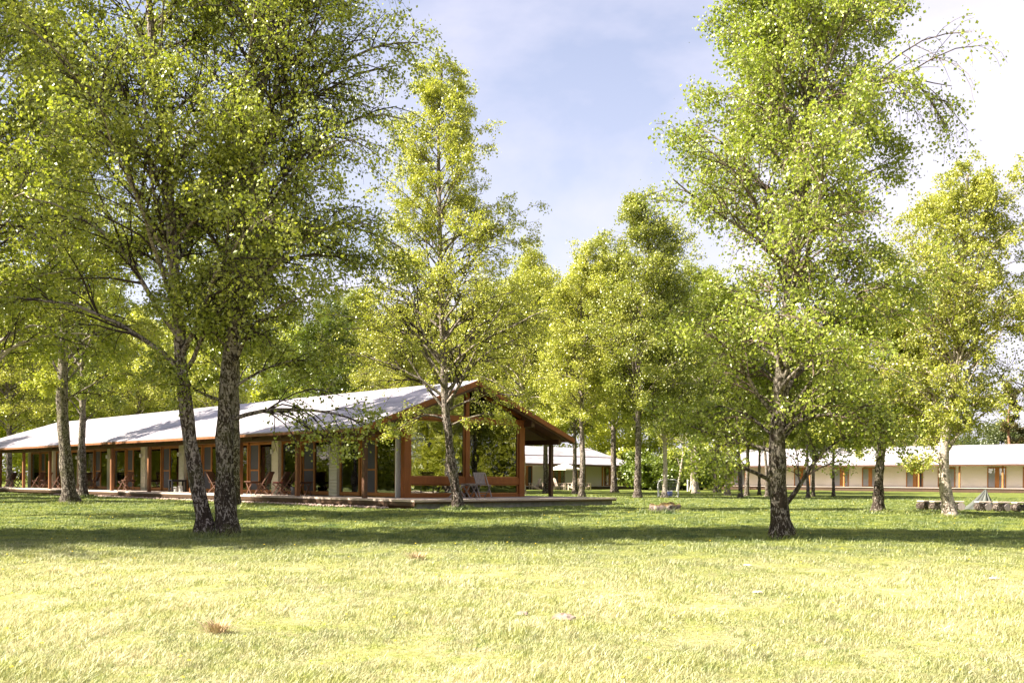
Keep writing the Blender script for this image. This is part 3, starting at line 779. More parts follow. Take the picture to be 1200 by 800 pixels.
bay(0, True)
for i in range(8): bay(3.86 + MOD * i)
MB().box(GX-.08, GX+.14, .30, LEN, 2.50, 2.585).build('door_head', M['orange_wood'], lodge)
mb = MB(); mb.box(-.02, GX+.15, .30, LEN, 2.588, 3.38); mb.build('upper_wall', M['soffit'], lodge)
# end wall, right wall, inside
mb = MB().box(-.06, W, LEN, LEN+.12, FL, 3.3); mb.build('end_wall', M['siding'], lodge)
rw_ = MB()
cuts = [(2.6, 3.5)]
rw_.box(W-.12, W, .13, 2.6, FL, 3.38); rw_.box(W-.12, W, 3.5, LEN-.01, FL, 3.38); rw_.box(W-.12, W, 2.601, 3.499, FL, 1.0); rw_.box(W-.12, W, 2.601, 3.499, 2.35, 3.38)
rw_.build('wall', M['dark_wood'], lodge)
MB().box(W-.07, W-.06, 2.58, 3.52, .98, 2.37).build('side_window', M['glass'], lodge)
MB().box(GX+.15, W-.13, .13, LEN-.01, FL-.08, FL+.01).build('interior_floor', M['interior_floor'], lodge)
MB().prism([(GX+.2, 8.0, FL+.012), (W-.13, 8.0, FL+.012), (W-.13, 8.0, 3.3), (XM, 8.0, 4.35), (GX+.2, 8.0, 3.4)], (0, .1, 0)).build('partition', M['interior'], lodge)
MB().box(XM-.05, XM+.05, 8.11, LEN-.02, FL+.012, 4.3).build('partition', M['interior'], lodge)
for i in range(1, 8):
    y = 3.86 + MOD * i + .35
    if y > 9: MB().box(GX+.2, XM-.06, y-.05, y+.05, FL+.012, 3.35).build('partition', M['interior'], lodge)
def curtain(pts, z0, z1, mat='curtain', n=14, amp=.04, name='curtain'):
    a, bb = Vector(pts[0]), Vector(pts[1]); d = bb - a; nrm = Vector((-d.y, d.x, 0)).normalized(); v = []; f = []
    K = n * 6
    for k in range(K + 1):
        p = a + d * (k / K) + nrm * amp * math.sin(k / 6 * 6.283 + .4 * math.sin(k * .31))
        v += [(p.x, p.y, z0), (p.x, p.y, z1)]
    for k in range(K): f.append((2*k, 2*k+2, 2*k+3, 2*k+1))
    mb = MB(); mb.v = v; mb.f = f; o = mb.build(name, M[mat], lodge, smooth=True)
    m = o.modifiers.new('thick', 'SOLIDIFY'); m.thickness = .006; return o
mb = MB()
mb.prism([(.05, .10, roof_z(.05)-.14), (XM, .10, RZ_-.14), (XM, .10, RZ_-.16), (.05, .10, roof_z(.05)-.16)], (0, 7.9, 0))
mb.prism([(W-.14, .10, roof_z(W-.14)-.14), (XM+.002, .10, RZ_-.14), (XM+.002, .10, RZ_-.16), (W-.14, .10, roof_z(W-.14)-.16)], (0, 7.9, 0))
mb.build('ceiling', M['pale_wood'], lodge)  # pale boards added to brighten the room behind the glazed gable
curtain([(.42,.42,0),(1.15,.42,0)], FL+.05, 3.08); curtain([(4.7,.42,0),(5.45,.42,0)], FL+.05, 3.08)
curtain([(3.15,.42,0),(3.35,.42,0)], FL+.05, 3.08, 'white_curtain', 4)
curtain([(GX+.3,3.75,0),(GX+.3,2.7,0)], FL+.05, 2.5)
for i in range(8):
    y = 3.86 + MOD * i + .8
    curtain([(GX+.3, y, 0), (GX+.3, y + (.5, .35, .7, .45)[i % 4], 0)], FL+.05, 2.5, 'curtain', 7)
    if i % 2 == 0: curtain([(GX+.3, y+2.6, 0), (GX+.3, y+3.1, 0)], FL+.05, 2.5, 'curtain', 7)

# deck
mb = MB()
nb = 13
for k in range(nb):                                  # boards along the long side
    x0 = -1.95 + k * .15; mb.box(x0, x0+.143, -3.1, YE-1.5, FL-.045, FL - (.002 if k % 2 else 0))
k = 0; x = 0.0
while x < 7.6:
    mb.box(x+.003, x+.143, -3.1, .0 if x < W + .1 else LEN, FL-.045, FL - (.002 if k % 2 else 0)); x += .15; k += 1
deck = mb.build('deck', M['deck_wood'], lodge)
MB().box(-1.975, -1.952, -3.1, YE-1.5, FL-.19, FL-.062).box(-1.975, 7.6, -3.125, -3.102, FL-.12, FL-.062).box(7.603, 7.625, -3.125, LEN, FL-.12, FL-.062).build('deck_fascia', M['shaded_edge_wood'], deck)
MB().box(-1.99, -1.952, -3.1, YE-1.5, FL-.06, FL-.003).box(-1.99, 7.64, -3.14, -3.102, FL-.06, FL-.003).build('deck_edge_lit', M['pale_wood'], deck)  # pale strip painted in for the sunlit rim of the deck
MB().box(-1.80, -1.70, -2.95, YE-1.6, -.1, FL-.05).build('deck_footing', M['soffit'], deck)
MB().box(-1.84, 7.5, -3.02, -2.90, -.1, FL-.05).box(7.42, 7.52, -2.89, 20, -.1, FL-.05).build('foundation_wall', M['concrete'], deck)

# dining table and chairs seen through the gable window
def lodge_pt(x, y, z=0.0):
    p = Matrix.Rotation(ANG, 3, 'Z') @ Vector((x, y, 0)); return Vector((CX + p.x, CY + p.y, z))
def table(loc, rz, w, d, h, mat, label, cat='table', name='dining_table', legs='straight'):
    t = empty(name, loc, rz); tag(t, label, cat)
    mb = MB()
    n = max(3, int(w / .11)); s = w / n
    for k in range(n): mb.box(-w/2 + k*s, -w/2 + (k+1)*s - .012, -d/2, d/2, h-.03, h)
    mb.build('table_top', mat, t); MB().box(-w/2+.05, w/2-.05, -d/2+.05, -d/2+.08, h-.09, h-.031).box(-w/2+.05, w/2-.05, d/2-.08, d/2-.05, h-.09, h-.031).build('apron', mat, t)
    for sx in (-1, 1):
        if legs == 'cross':
            MB().beam((sx*(w/2-.06), -d/2+.04, 0.01), (sx*(w/2-.06), d/2-.04, h-.04), .025, .04).build('leg', mat, t)
            MB().beam((sx*(w/2-.09), d/2-.04, 0.01), (sx*(w/2-.09), -d/2+.04, h-.04), .025, .04).build('leg', mat, t)
        else:
            for sy in (-1, 1): MB().box(sx*(w/2-.06)-.03, sx*(w/2-.06)+.03, sy*(d/2-.06)-.03, sy*(d/2-.06)+.03, 0, h-.031).build('leg', mat, t)
    return t
table(lodge_pt(1.8, 2.4, FL+.012), ANG, 1.9, .9, .74, M['black_metal'], 'dark dining table inside the glazed gable room')

# folding slatted chair: sits facing local +x
def folding_chair(mat, label, group):
    t = empty('folding_chair', (0,0,0)); tag(t, label, 'chair', group)
    mb = MB()
    for k in range(6): mb.box(-.19 + k*.068, -.19 + k*.068 + .056, -.215, .215, .435, .455)
    mb.build('seat', mat, t)
    mb = MB()
    for k in range(7):
        y = -.19 + k * .058
        mb.beam((-.20, y+.016, .46), (-.335, y+.016, .86), .014, .046, (0,1,0))
    mb.beam((-.335, -.225, .875), (-.335, .225, .875), .03, .05).beam((-.195, -.21, .50), (-.195, .21, .50), .022, .04)
    mb.build('backrest', mat, t)
    for s in (-1, 1):
        MB().beam((-.34, s*.232, .88), (.24, s*.232, .0), .026, .042).build('leg', mat, t)
        MB().beam((.22, s*.200, .44), (-.28, s*.200, .0), .024, .040).build('leg', mat, t)
    MB().beam((.10, -.22, .20), (.10, .22, .20), .02, .02).beam((-.16, -.19, .11), (-.16, .19, .11), .02, .02).build('stretcher', mat, t)
    return t
chair_g = folding_chair(M['grey_wood'], 'silver-grey slatted folding chair in front of the gable window, right of the small table', 'folding chairs on the lodge deck')
def on_deck(px, t_line):
    """point of the deck on the line local x = t_line seen at photo column px"""
    k = ray(px, 580)[0]; o = lodge_pt(t_line, 0)
    u = Vector((-math.sin(ANG), math.cos(ANG)))
    s = (o.x - k * o.y) / (k * u.y - u.x)
    return Vector((o.x + u.x * s, o.y + u.y * s, FL))
def on_deck_front(px, s_line):
    k = ray(px, 580)[0]; o = lodge_pt(0, s_line); v = Vector((math.cos(ANG), math.sin(ANG)))
    t = (k * o.y - o.x) / (v.x - k * v.y)
    return Vector((o.x + v.x * t, o.y + v.y * t, FL))
chair_g.location = on_deck_front(566, -.75); chair_g.rotation_euler.z = math.radians(-62)
c = copy_tree(chair_g); c.location = on_deck_front(536, -.8); c.rotation_euler.z = math.radians(-8)
c['label'] = 'silver-grey folding chair partly hidden behind the bent birch, left of the small table'
t = table(on_deck_front(551, -.75), ANG, .5, .45, .50, M['grey_wood'], 'small slatted side table between the two grey chairs at the gable', 'side table', 'side_table', 'cross')
chair_b = folding_chair(M['brown_wood'], 'x', 'folding chairs on the lodge deck')
first = True
LEFT = math.radians(180 - 10)
for px, tl, rz, lab in [
        (12, -.75, LEFT, 'left one of the two folding chairs at the far end of the lodge deck'),
        (21, -.62, LEFT, 'right one of the two folding chairs at the far end of the lodge deck'),
        (44, -.75, LEFT, 'dark folding chair left of the third lodge post from the far end'),
        (53, -.55, LEFT + .9, 'folding chair turned towards the lodge left of the third post from the far end'),
        (68, -.75, LEFT, 'folding chair just left of the thick dark birch trunk'),
        (109, -.70, LEFT + .3, 'folding chair right of the thin birch by the deck'),
        (146, -.85, LEFT, 'sunlit folding chair alone on the deck left of the small stool table'),
        (253, -.75, LEFT + 3.0, 'folding chair seen between the two big joined birch trunks'),
        (309, -.75, LEFT, 'dark folding chair right of the big rugged trunk, left of three'),
        (328, -.80, LEFT, 'dark folding chair with a red cushion, middle of three by the planter pot'),
        (338, -.55, LEFT, 'dark folding chair next to the planter pot, right of three')]:
    ch = chair_b if first else copy_tree(chair_b); first = False
    ch.location = on_deck(px, tl); ch.rotation_euler.z = rz; ch['label'] = lab
    if 'red cushion' in lab:
        q = lodge_pt(0, 0); cu = MB().box(-.19, .20, -.20, .20, 0, .045).build('cushion', M['red_fabric'], None, .015)
        cu.location = ch.location + Vector((0, 0, .457)); cu.rotation_euler.z = rz; tag(cu, 'flat dark red cushion on the middle folding chair', 'cushion')
tb = table(on_deck(297, -.85), ANG, .55, .5, .52, M['brown_wood'], 'low folding table left of the three dark chairs', 'side table', 'side_table', 'cross')
for px, lab in ((151, 'small folding table behind the sunlit chair'), (356, 'low wooden table between the post and the curtained door')):
    c = copy_tree(tb); c.location = on_deck(px, -.5); c['label'] = lab
tb = table(on_deck(208, -.6), ANG, .75, .42, .55, M['black_metal'], 'low dark bench table against the pale siding left of the leaning trunk', 'side table', 'side_table')
for px, h, lab in ((205, .2, 'white lantern under the low dark bench table, left one'), (211.5, .24, 'white lantern under the low dark bench table, right one')):
    l = empty('lantern', on_deck(px, -.75)); tag(l, lab, 'lantern')
    mb = MB()
    for sx in (-1, 1):
        for sy in (-1, 1): mb.box(sx*.07-.01, sx*.07+.01, sy*.07-.01, sy*.07+.01, .021, h)
    mb.box(-.085, .085, -.085, .085, 0, .02).box(-.085, .085, -.085, .085, h+.001, h+.03)
    mb.build('frame', M['white_paint'], l); MB().tube([(0,0,.021),(0,0,.14)], .035, 12).build('candle', M['lamp_glass'], l)
p = empty('plant_pot', on_deck(346, -.5)); tag(p, 'round black pot with a small green plant beside the dark chairs', 'plant pot')
MB().tube([(0,0,0),(0,0,.15),(0,0,.30),(0,0,.32)], [.13,.16,.185,.19], 20).build('pot', M['black_metal'], p, smooth=False)
c = link_mesh('foliage', BU[1], p); c.location = (0,0,.3); c.scale = (.16,.16,.16); c.color = (*LEAFCOL['fresh'], 1)
for px, lab in ((412, 'pale box standing behind the glass door left of the corner post'), (450, 'pale box standing behind the last glass door before the gable')):
    q = on_deck(px, .45); o = MB().box(-.22, .22, -.2, .2, 0, .42).box(-.23, .23, -.21, .21, .421, .45).build('storage_box', M['cream'], None, .01)
    o.location = (q.x, q.y, FL + .012); o.rotation_euler.z = ANG; tag(o, lab, 'box')

# pebbles along the deck edge
rng = np.random.default_rng(77)
vs, fs, off = [], [], 0
ico = [(0,0,1),(.894,0,.447),(.276,.851,.447),(-.724,.526,.447),(-.724,-.526,.447),(.276,-.851,.447),(.724,.526,-.447),(-.276,.851,-.447),(-.894,0,-.447),(-.276,-.851,-.447),(.724,-.526,-.447),(0,0,-1)]
icf = [(0,1,2),(0,2,3),(0,3,4),(0,4,5),(0,5,1),(1,6,2),(2,7,3),(3,8,4),(4,9,5),(5,10,1),(6,7,2),(7,8,3),(8,9,4),(9,10,5),(10,6,1),(11,7,6),(11,8,7),(11,9,8),(11,10,9),(11,6,10)]
ico = np.array(ico); icf = np.array(icf)
for i in range(2600):
    y = rng.uniform(-2.0, 26); x = -2.12 - abs(rng.normal(0, .16)); p = lodge_pt(x, y); s = rng.uniform(.02, .05)
    v = ico * rng.uniform(.7, 1.2, (12, 1)) * s * [1, 1, .7] + [p.x, p.y, .1 + rng.uniform(0, .05)]
    vs.append(v); fs.append(icf + off); off += 12
peb = link_mesh('pebbles', np_mesh('pebbles', np.concatenate(vs), np.concatenate(fs), plain_mat('pink_pebbles', (.55,.42,.36), (.30,.23,.2), 3, .9), True))
tag(peb, 'strip of pinkish pebbles along the foot of the lodge deck', 'pebbles', kind='stuff')

# ------------------------------------------------------------------ far cabin rows
def cabin_row(loc, rz, length, label, fl, ez, rzh, dy, hip0, hip1, shade_mat='cream', dark=(), first_post=0.0, deck_ext=0.0):
    root = empty('cabin_row', loc, rz); tag(root, label, 'building')
    x0, x1, xm = -2.22, 8.04, 2.91
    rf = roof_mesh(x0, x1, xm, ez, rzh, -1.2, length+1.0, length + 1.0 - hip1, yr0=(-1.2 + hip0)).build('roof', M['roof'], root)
    MB().box(x0-.03, x0-.005, -1.2, length+1.0, ez-.17, ez-.01).build('eaves_board', M['dark_wood'], rf)
    MB().box(x0+.05, .3, -1.1, length+.9, ez-.14, ez-.10).build('soffit', M['soffit'], rf)
    MB().box(-.02, W, .0, length, fl, ez-.02).build('wall', M[shade_mat], root)
    MB().box(.0, W, .05, length-.05, ez-.018, ez+.9).build('upper_wall', M['soffit'], root)
    mb = MB(); mb.box(-1.95, -.03, -.8, length+.6+deck_ext, fl-.06, fl); mb.build('deck', M['deck_wood'], root)
    MB().box(-1.85, W, -.6, length+.4+deck_ext, -.2, fl-.065).build('footing', M['shaded_edge_wood'], root)  # dark tone painted in for the shaded gap under the deck
    n = int(length / MOD) + 1
    for i in range(n):
        y = first_post + i * MOD
        if y > length + .3: break
        MB().box(-1.64, -1.50, y-.07, y+.07, fl, ez-.16).build('post', M['orange_wood'], root)
        lamp_y = y + 1.0
        if i < n - 1:
            MB().box(-.09, -.025, lamp_y-.05, lamp_y+.05, fl+1.65, fl+1.78).build('wall_lamp', M['lamp_glass'], root)
            # door unit: two glazed leaves with a solid middle leaf; sits by turns at the post or mid-bay
            ya = y + (.22 if i % 2 == 0 else 1.0); w = 1.75; zt = fl + 2.05
            f = MB().box(-.10, -.03, ya, ya+.10, fl, zt).box(-.10, -.03, ya+w-.10, ya+w, fl, zt).box(-.10, -.03, ya+.101, ya+w-.101, zt-.10, zt).box(-.10, -.03, ya+.101, ya+w-.101, fl, fl+.08)
            f.box(-.097, -.028, ya+.62, ya+1.02, fl+.081, zt-.101)
            d = f.build('door', M['orange_wood'], root)
            isd = i in dark
            MB().box(-.06, -.05, ya+.10, ya+.62, fl+.08, zt-.10).build('pane', M['clear_glass'] if not isd else M['black_metal'], d)
            MB().box(-.06, -.05, ya+1.02, ya+w-.10, fl+.08, zt-.10).build('pane', M['clear_glass'], d)
            MB().box(-.045, -.025, ya+.10, ya+w-.10, fl+.08, zt-.10).build('curtain', M['white_curtain'], d)
    return root
# right-hand row
k1 = ray(1175, 572)[0]; P0 = Vector((k1 * 95, 95)); U = Vector((-math.sin(ANG), math.cos(ANG))); V = Vector((math.cos(ANG), math.sin(ANG)))
FBW = 2  # bays right of that post, out to beyond the frame
org = P0 + V * 1.57 - U * (MOD * FBW)
klen = 0
for s in np.arange(10, 80, .1):
    q = P0 + U * s
    if q.x / q.y < ray(838, 570)[0]: klen = s; break
cabin_row((org.x, org.y, 0), ANG, MOD*FBW + klen, 'long row of cream cabins with orange doors across the far right of the lawn', .55, 2.88, 4.95, 0, .0, 3.0, dark=(4,), deck_ext=9.0)
# far row behind the terrace
k2 = ray(748, 545)[0]; o2 = Vector((7.5, 101.5)); s = (k2 * o2.y - o2.x) / (V.x - k2 * V.y); E = o2 + V * s
org = E + U * 2.22 - V * 1.2
cabin_row((org.x, org.y, 0), ANG + math.pi/2, 26, 'grey-walled cabin row with a pale hipped roof seen past the lodge terrace', .45, 2.70, 4.62, 0, 2.4, .0, shade_mat='cream', dark=(1, 3))

# ------------------------------------------------------------------ things on the lawn
# parasol
pd = 96.0
b = on_ground(662, pd); t = empty('parasol', b); tag(t, 'open cream parasol above the group of wooden armchairs', 'parasol')
mb = MB(); n = 8; R_ = 1.55
v = [(0,0,2.62)] + [(R_*math.cos(a)*(1), R_*math.sin(a), 2.06) for a in np.arange(n)*2*math.pi/n] + [(R_*math.cos(a), R_*math.sin(a), 1.92) for a in np.arange(n)*2*math.pi/n]
mb.v = v; mb.f = [(0, 1+i, 1+(i+1)%n) for i in range(n)] + [(1+i, 1+n+i, 1+n+(i+1)%n, 1+(i+1)%n) for i in range(n)]
o = mb.build('canopy', M['parasol'], t); md_ = o.modifiers.new('thick', 'SOLIDIFY'); md_.thickness = .01
MB().tube([(0,0,.05),(0,0,2.62)], .03, 10).build('pole', M['metal_grey'], t); MB().tube([(0,0,0),(0,0,.06)], .28, 16).build('base', M['metal_grey'], t)
for i in range(n):
    a = i*2*math.pi/n; MB().beam((0,0,2.25), (R_*.95*math.cos(a), R_*.95*math.sin(a), 2.07), .015, .015).build('rib', M['metal_grey'], t)
table(on_ground(664, pd-1.2), .3, 1.1, 1.1, .62, M['black_metal'], 'dark low table under the cream parasol', 'table', 'garden_table')
# wooden armchairs, facing local +x
def adirondack(mat):
    t = empty('garden_armchair', (0,0,0)); tag(t, 'x', 'armchair', 'wooden armchairs on the far lawn')
    mb = MB()
    for k in range(6): mb.beam((.32-.115*k, -.27, .36-.028*k), (.32-.115*k, .27, .36-.028*k), .02, .10, (1,0,0))
    mb.build('seat', mat, t)
    mb = MB()
    for k in range(6):
        y = -.24 + k*.096; hgt = .92 + .07 * math.cos((k-2.5) * .6)
        mb.beam((-.24, y, .22), (-.52, y*1.12, hgt), .088, .02, (1,0,.3))
    mb.build('backrest', mat, t)
    for s_ in (-1, 1):
        MB().box(-.42, .40, s_*.34-.06, s_*.34+.06, .56, .585).build('armrest', mat, t)
        MB().box(.27, .36, s_*.31-.015, s_*.31+.015, 0, .557).build('leg', mat, t)
        MB().beam((.33, s_*.285, .33), (-.50, s_*.285, .03), .03, .11).build('leg', mat, t)
    return t
A = adirondack(M['pale_wood']); first = True
for px, dd, rz, lab in [(626, 96, 200, 'leftmost wooden armchair just right of the gable corner'),
                        (637, 97, 215, 'wooden armchair, second from the gable corner'),
                        (641.5, 95, 190, 'wooden armchair immediately left of the verandah post'),
                        (650.5, 95.5, 10, 'brownish wooden armchair immediately right of the verandah post'),
                        (656, 96, 20, 'wooden armchair below the left rim of the parasol'),
                        (666, 93, 190, 'wooden armchair below the parasol turned to the left'),
                        (672, 92.5, 150, 'wooden armchair just left of the twin pale trunk'),
                        (686.5, 92, 10, 'wooden armchair just right of the twin pale trunk')]:
    c = A if first else copy_tree(A); first = False
    c.location = on_ground(px, dd); c.scale = (1.15,)*3; c.rotation_euler.z = math.radians(rz); c['label'] = lab

# small football goal
gd = 56.0
gL = on_ground(771, gd); t = empty('football_goal', gL, 0); tag(t, 'small white football goal with netting behind the straight dark trunk', 'football goal')
arch = [(0,0,0),(0,0,.75),(.10,0,.92),(.28,0,1.0),(.95,0,1.0),(1.10,0,.94),(1.15,0,.8),(1.15,0,0)]
MB().tube(arch, .028, 8).build('front_frame', M['white_paint'], t)
MB().tube([(0,0,.02),(.28,1.3,.02),(1.42,1.3,.02),(1.15,0,.02)], .02, 6).build('ground_frame', M['white_paint'], t)
MB().tube([(1.12,0,.9),(1.42,1.3,.02)], .016, 6).tube([(.03,0,.9),(.28,1.3,.02)], .016, 6).build('back_stay', M['white_paint'], t)
mb = MB()
for i in range(13):
    f_ = i / 12
    for x0, x1 in ((0, .28), (1.15, 1.42)):
        mb.beam((x0*(1-f_)+x1*f_, 1.3*f_, .02), (x0*(1-f_)+x1*f_, 1.3*f_, .03 + .9*(1-f_)), .007, .007)
for i in range(10):
    z = .05 + i * .09; e = 1 - (z-.02) / .92
    for x0, x1 in ((0, .28), (1.15, 1.42)):
        mb.beam((x0, 0, z), (x0*(1-e)+x1*e, 1.3*e, z), .007, .007)
    mb.beam((.28*e, 1.3*e, z), (1.15+.27*e, 1.3*e, z), .007, .007)
for i in range(12):
    x = .09 + i * .09; mb.beam((x, 0, .98), (x+.27, 1.3, .03), .007, .007)
mb.build('net', M['net'], t)
bb = empty('sports_bag', on_ground(785, 57.6), .2); tag(bb, 'small blue and white bag lying at the small football goal', 'bag')
MB().box(-.14, .14, -.10, .10, .06, .30).build('bag_body', M['blue_fabric'], bb, .04); MB().box(-.17, .17, -.08, .08, .301, .36).build('bag_lid', M['white_paint'], bb, .02)
MB().box(-.12, .12, -.09, .09, 0, .059).build('bag_base', M['black_metal'], bb, .01)

# tree stump remains on the lawn
D = 28.6; b = on_ground(778, D); rng = np.random.default_rng(3)
def lump(nx, ny, fn):
    v = []; f = []
    for i in range(nx + 1):
        for j in range(ny + 1): v.append(fn(i / nx, j / ny))
    for i in range(nx):
        for j in range(ny): f.append((i*(ny+1)+j, (i+1)*(ny+1)+j, (i+1)*(ny+1)+j+1, i*(ny+1)+j+1))
    return v, f
from mathutils import noise as mnoise
def rockf(u, w):
    a = u * 2 * math.pi; ph = w * math.pi / 2
    r = math.cos(ph) ** .35 if w < 1 else 0
    x = .47 * r * math.cos(a); y = .36 * r * math.sin(a); z = .25 * math.sin(ph) ** .5 if w > 0 else -.05
    n1 = mnoise.noise((x*6+3, y*6, z*6)); n2 = mnoise.noise((x*15, y*15+5, z*15))
    return (x * (1 + .22*n1), y * (1 + .22*n1), z * (1 + .45*n1) + .03*n2 + .05 * x)
v, f = lump(48, 16, rockf); mb = MB(); mb.v = v; mb.f = f
m_, nt, out = new_mat('mossy_stone')
n1 = noise(nt, 7, 6, .65, coords(nt), .4); geo = nt.nodes.new('ShaderNodeNewGeometry'); sp_ = nt.nodes.new('ShaderNodeSeparateXYZ'); L(nt, geo.outputs['Normal'], sp_.inputs[0])
c_ = mixc(nt, ramp(nt, sp_.outputs[2], [(.45, (0,0,0)), (.75, (1,1,1))]), ramp(nt, n1, [(.35, (.05,.038,.03)), (.62, (.30,.24,.22))]), ramp(nt, n1, [(.35, (.05,.045,.012)), (.65, (.17,.10,.04))]))
pbr(nt, out, c_, .95, bump(nt, n1, .8, .04), .2); M['mossy'] = m_
o = mb.build('tree_stump', M['mossy'], None, smooth=True); o.location = b - Vector((0,0,.02)); tag(o, 'low broad weathered stump with a mossy brown top in the middle of the lawn', 'stump')

# log benches around the fire place
def log_bench(px, d, rz, w, label, first=[None]):
    b = on_ground(px, d); t = empty('log_bench', b, rz); tag(t, label, 'bench', 'log benches around the covered fireplace')
    rr = random.Random(int(px))
    MB().box(-w/2, w/2, -.14, .14, .265, .315).build('seat_plank', M['pale_wood'], t, .012)
    for s_ in (-1, 1):
        x = s_ * (w/2 - .10)
        pts = [(x, -.15, .13), (x, -.08, .132), (x, .08, .132), (x, .15, .13)]
        MB().tube(pts, [.125, .132, .13, .122], 14).build('log', M['bark_mid'] if s_ < 0 else M['grey_wood'], t)
    return t
for px, d, rz, w, lab in [(1083, 33.0, .5, .40, 'leftmost log bench, short, left of the crooked white trunk'),
                          (1099, 32.6, .15, .44, 'log bench just left of the crooked white trunk'),
                          (1121, 32.6, -.1, .42, 'log bench just right of the crooked white trunk'),
                          (1152, 32.2, .05, .44, 'low log bench right in front of the grey-green tarp'),
                          (1174, 31.9, .1, .46, 'log bench just right of the grey-green tarp'),
                          (1198, 31.6, .2, .60, 'log bench cut by the right edge of the picture')]:
    log_bench(px, d, rz, w, lab)
# tarp over the fire place
b = on_ground(1148, 33.6)
def tarpf(u, w):
    a = u * 2 * math.pi; r = w
    bx = (.24 if math.cos(a) > 0 else .86) * math.cos(a); by = .36 * math.sin(a)
    x = .22 + (bx - .0) * r * 1.0; y = by * r
    if math.cos(a) < 0: x = .22 + bx * (r ** 1.0)
    z = .66 * (1 - r) ** (.95 if math.cos(a) > 0 else 1.25) + .012
    fold = .035 * math.sin(a * 7 + 2) * r * (1 - r * .3) + .02 * math.sin(a * 13)
    return (x + fold * math.cos(a), y + fold * math.sin(a), max(.01, z + .025 * math.sin(a*9) * (1 - r)))
v, f = lump(72, 18, tarpf); mb = MB(); mb.v = v; mb.f = f
M['tarp'] = plain_mat('grey_green_tarp', (.10,.108,.095), (.07,.076,.068), 7, .6, .4)
o = mb.build('tarp', M['tarp'], None, smooth=True); o.location = b; o.rotation_euler.z = .1; md_ = o.modifiers.new('thick', 'SOLIDIFY'); md_.thickness = .01
tag(o, 'grey-green tarp draped to a peak over the fireplace between log benches', 'tarp')

# thin dead stalk and small far posts
b = on_ground(755, 30.0); mb = MB().tube([(0,0,0),(.01,0,.3),(-.02,0,.62),(.0,.0,.75)], [.006,.005,.004,.003], 5).tube([(.01,0,.3),(.08,.03,.45)], .003, 4)
o = mb.build('dry_stalk', M['twig'], None); o.location = b; tag(o, 'thin dry stalk sticking up left of the mossy stump', 'plant')
b = on_ground(806, 90); o = MB().tube([(0,0,-.1),(0,0,1.0)], [.07,.07], 10).tube([(0,0,1.001),(0,0,1.06)], [.09,.05], 10).build('bollard', M['white_paint'], None); o.location = b
tag(o, 'short white post on the far lawn right of the leaning white trunk', 'bollard')
# ------------------------------------------------------------------ ground
def ground_mesh():
    ys = np.concatenate([np.arange(-30, 0, 3.0), np.arange(0, 40, .3), np.arange(40, 130, 2.0), np.geomspace(130, 900, 24)])
    xs = np.concatenate([-np.geomspace(900, 60, 16), np.arange(-58, -22, 2.0), np.arange(-22, 22, .35), np.arange(22, 58, 2.0), np.geomspace(60, 900, 16)])
    X, Y = np.meshgrid(xs, ys); Z = gz_np(X, Y)
    n, m = X.shape; idx = np.arange(n * m).reshape(n, m)
    Fq = np.stack([idx[:-1, :-1], idx[:-1, 1:], idx[1:, 1:], idx[1:, :-1]], axis=-1).reshape(-1, 4)
    return np.stack([X, Y, Z], axis=-1).reshape(-1, 3), Fq
GREEN_D = (.035,.09,.012); GREEN_L = (.235,.275,.05); STRAW = (.66,.58,.36); YEL = (.43,.46,.17)
def grass_colour(nt, vec, tipf=None):
    """dry pale patches near the camera's side of the field, greener towards the trees (the field itself is patchy)"""
    sp = nt.nodes.new('ShaderNodeSeparateXYZ'); L(nt, vec, sp.inputs[0])
    mr = nt.nodes.new('ShaderNodeMapRange'); mr.inputs[1].default_value = 10; mr.inputs[2].default_value = 17; mr.inputs[3].default_value = 1; mr.inputs[4].default_value = .12
    L(nt, sp.outputs[1], mr.inputs[0])
    big = noise(nt, .35, 3, .6, vec); mid = noise(nt, 1.7, 4, .6, vec, .4); fine = noise(nt, 9, 3, .6, vec)
    a = ramp(nt, mid, [(.35, GREEN_D), (.62, GREEN_L)])
    bcol = ramp(nt, fine, [(.3, YEL), (.6, STRAW)])
    s = N(nt, 'ShaderNodeMath', operation='MULTIPLY'); L(nt, mr.outputs[0], s.inputs[0]); L(nt, ramp(nt, big, [(.32, (.5,)*3), (.62, (1,1,1))]), s.inputs[1])
    s2 = N(nt, 'ShaderNodeMath', operation='MULTIPLY'); L(nt, s.outputs[0], s2.inputs[0]); L(nt, ramp(nt, mid, [(.3, (1.0,)*3), (.75, (.25,)*3)]), s2.inputs[1])
    return mixc(nt, s2.outputs[0], a, bcol)
m, nt, out = new_mat('lawn_soil')
geo = nt.nodes.new('ShaderNodeNewGeometry')
c = grass_colour(nt, geo.outputs['Position'])
n1 = noise(nt, 25, 5, .7, geo.outputs['Position'])
c = mixc(nt, .9, c, ramp(nt, n1, [(.3, (.35,.32,.26)), (.7, (.95,.95,.9))]), 'MULTIPLY')
pbr(nt, out, c, .95, bump(nt, n1, .7, .05), .1)
gv, gf = ground_mesh()
g = link_mesh('ground', np_mesh('ground', gv, gf, m, True)); tag(g, kind='structure')

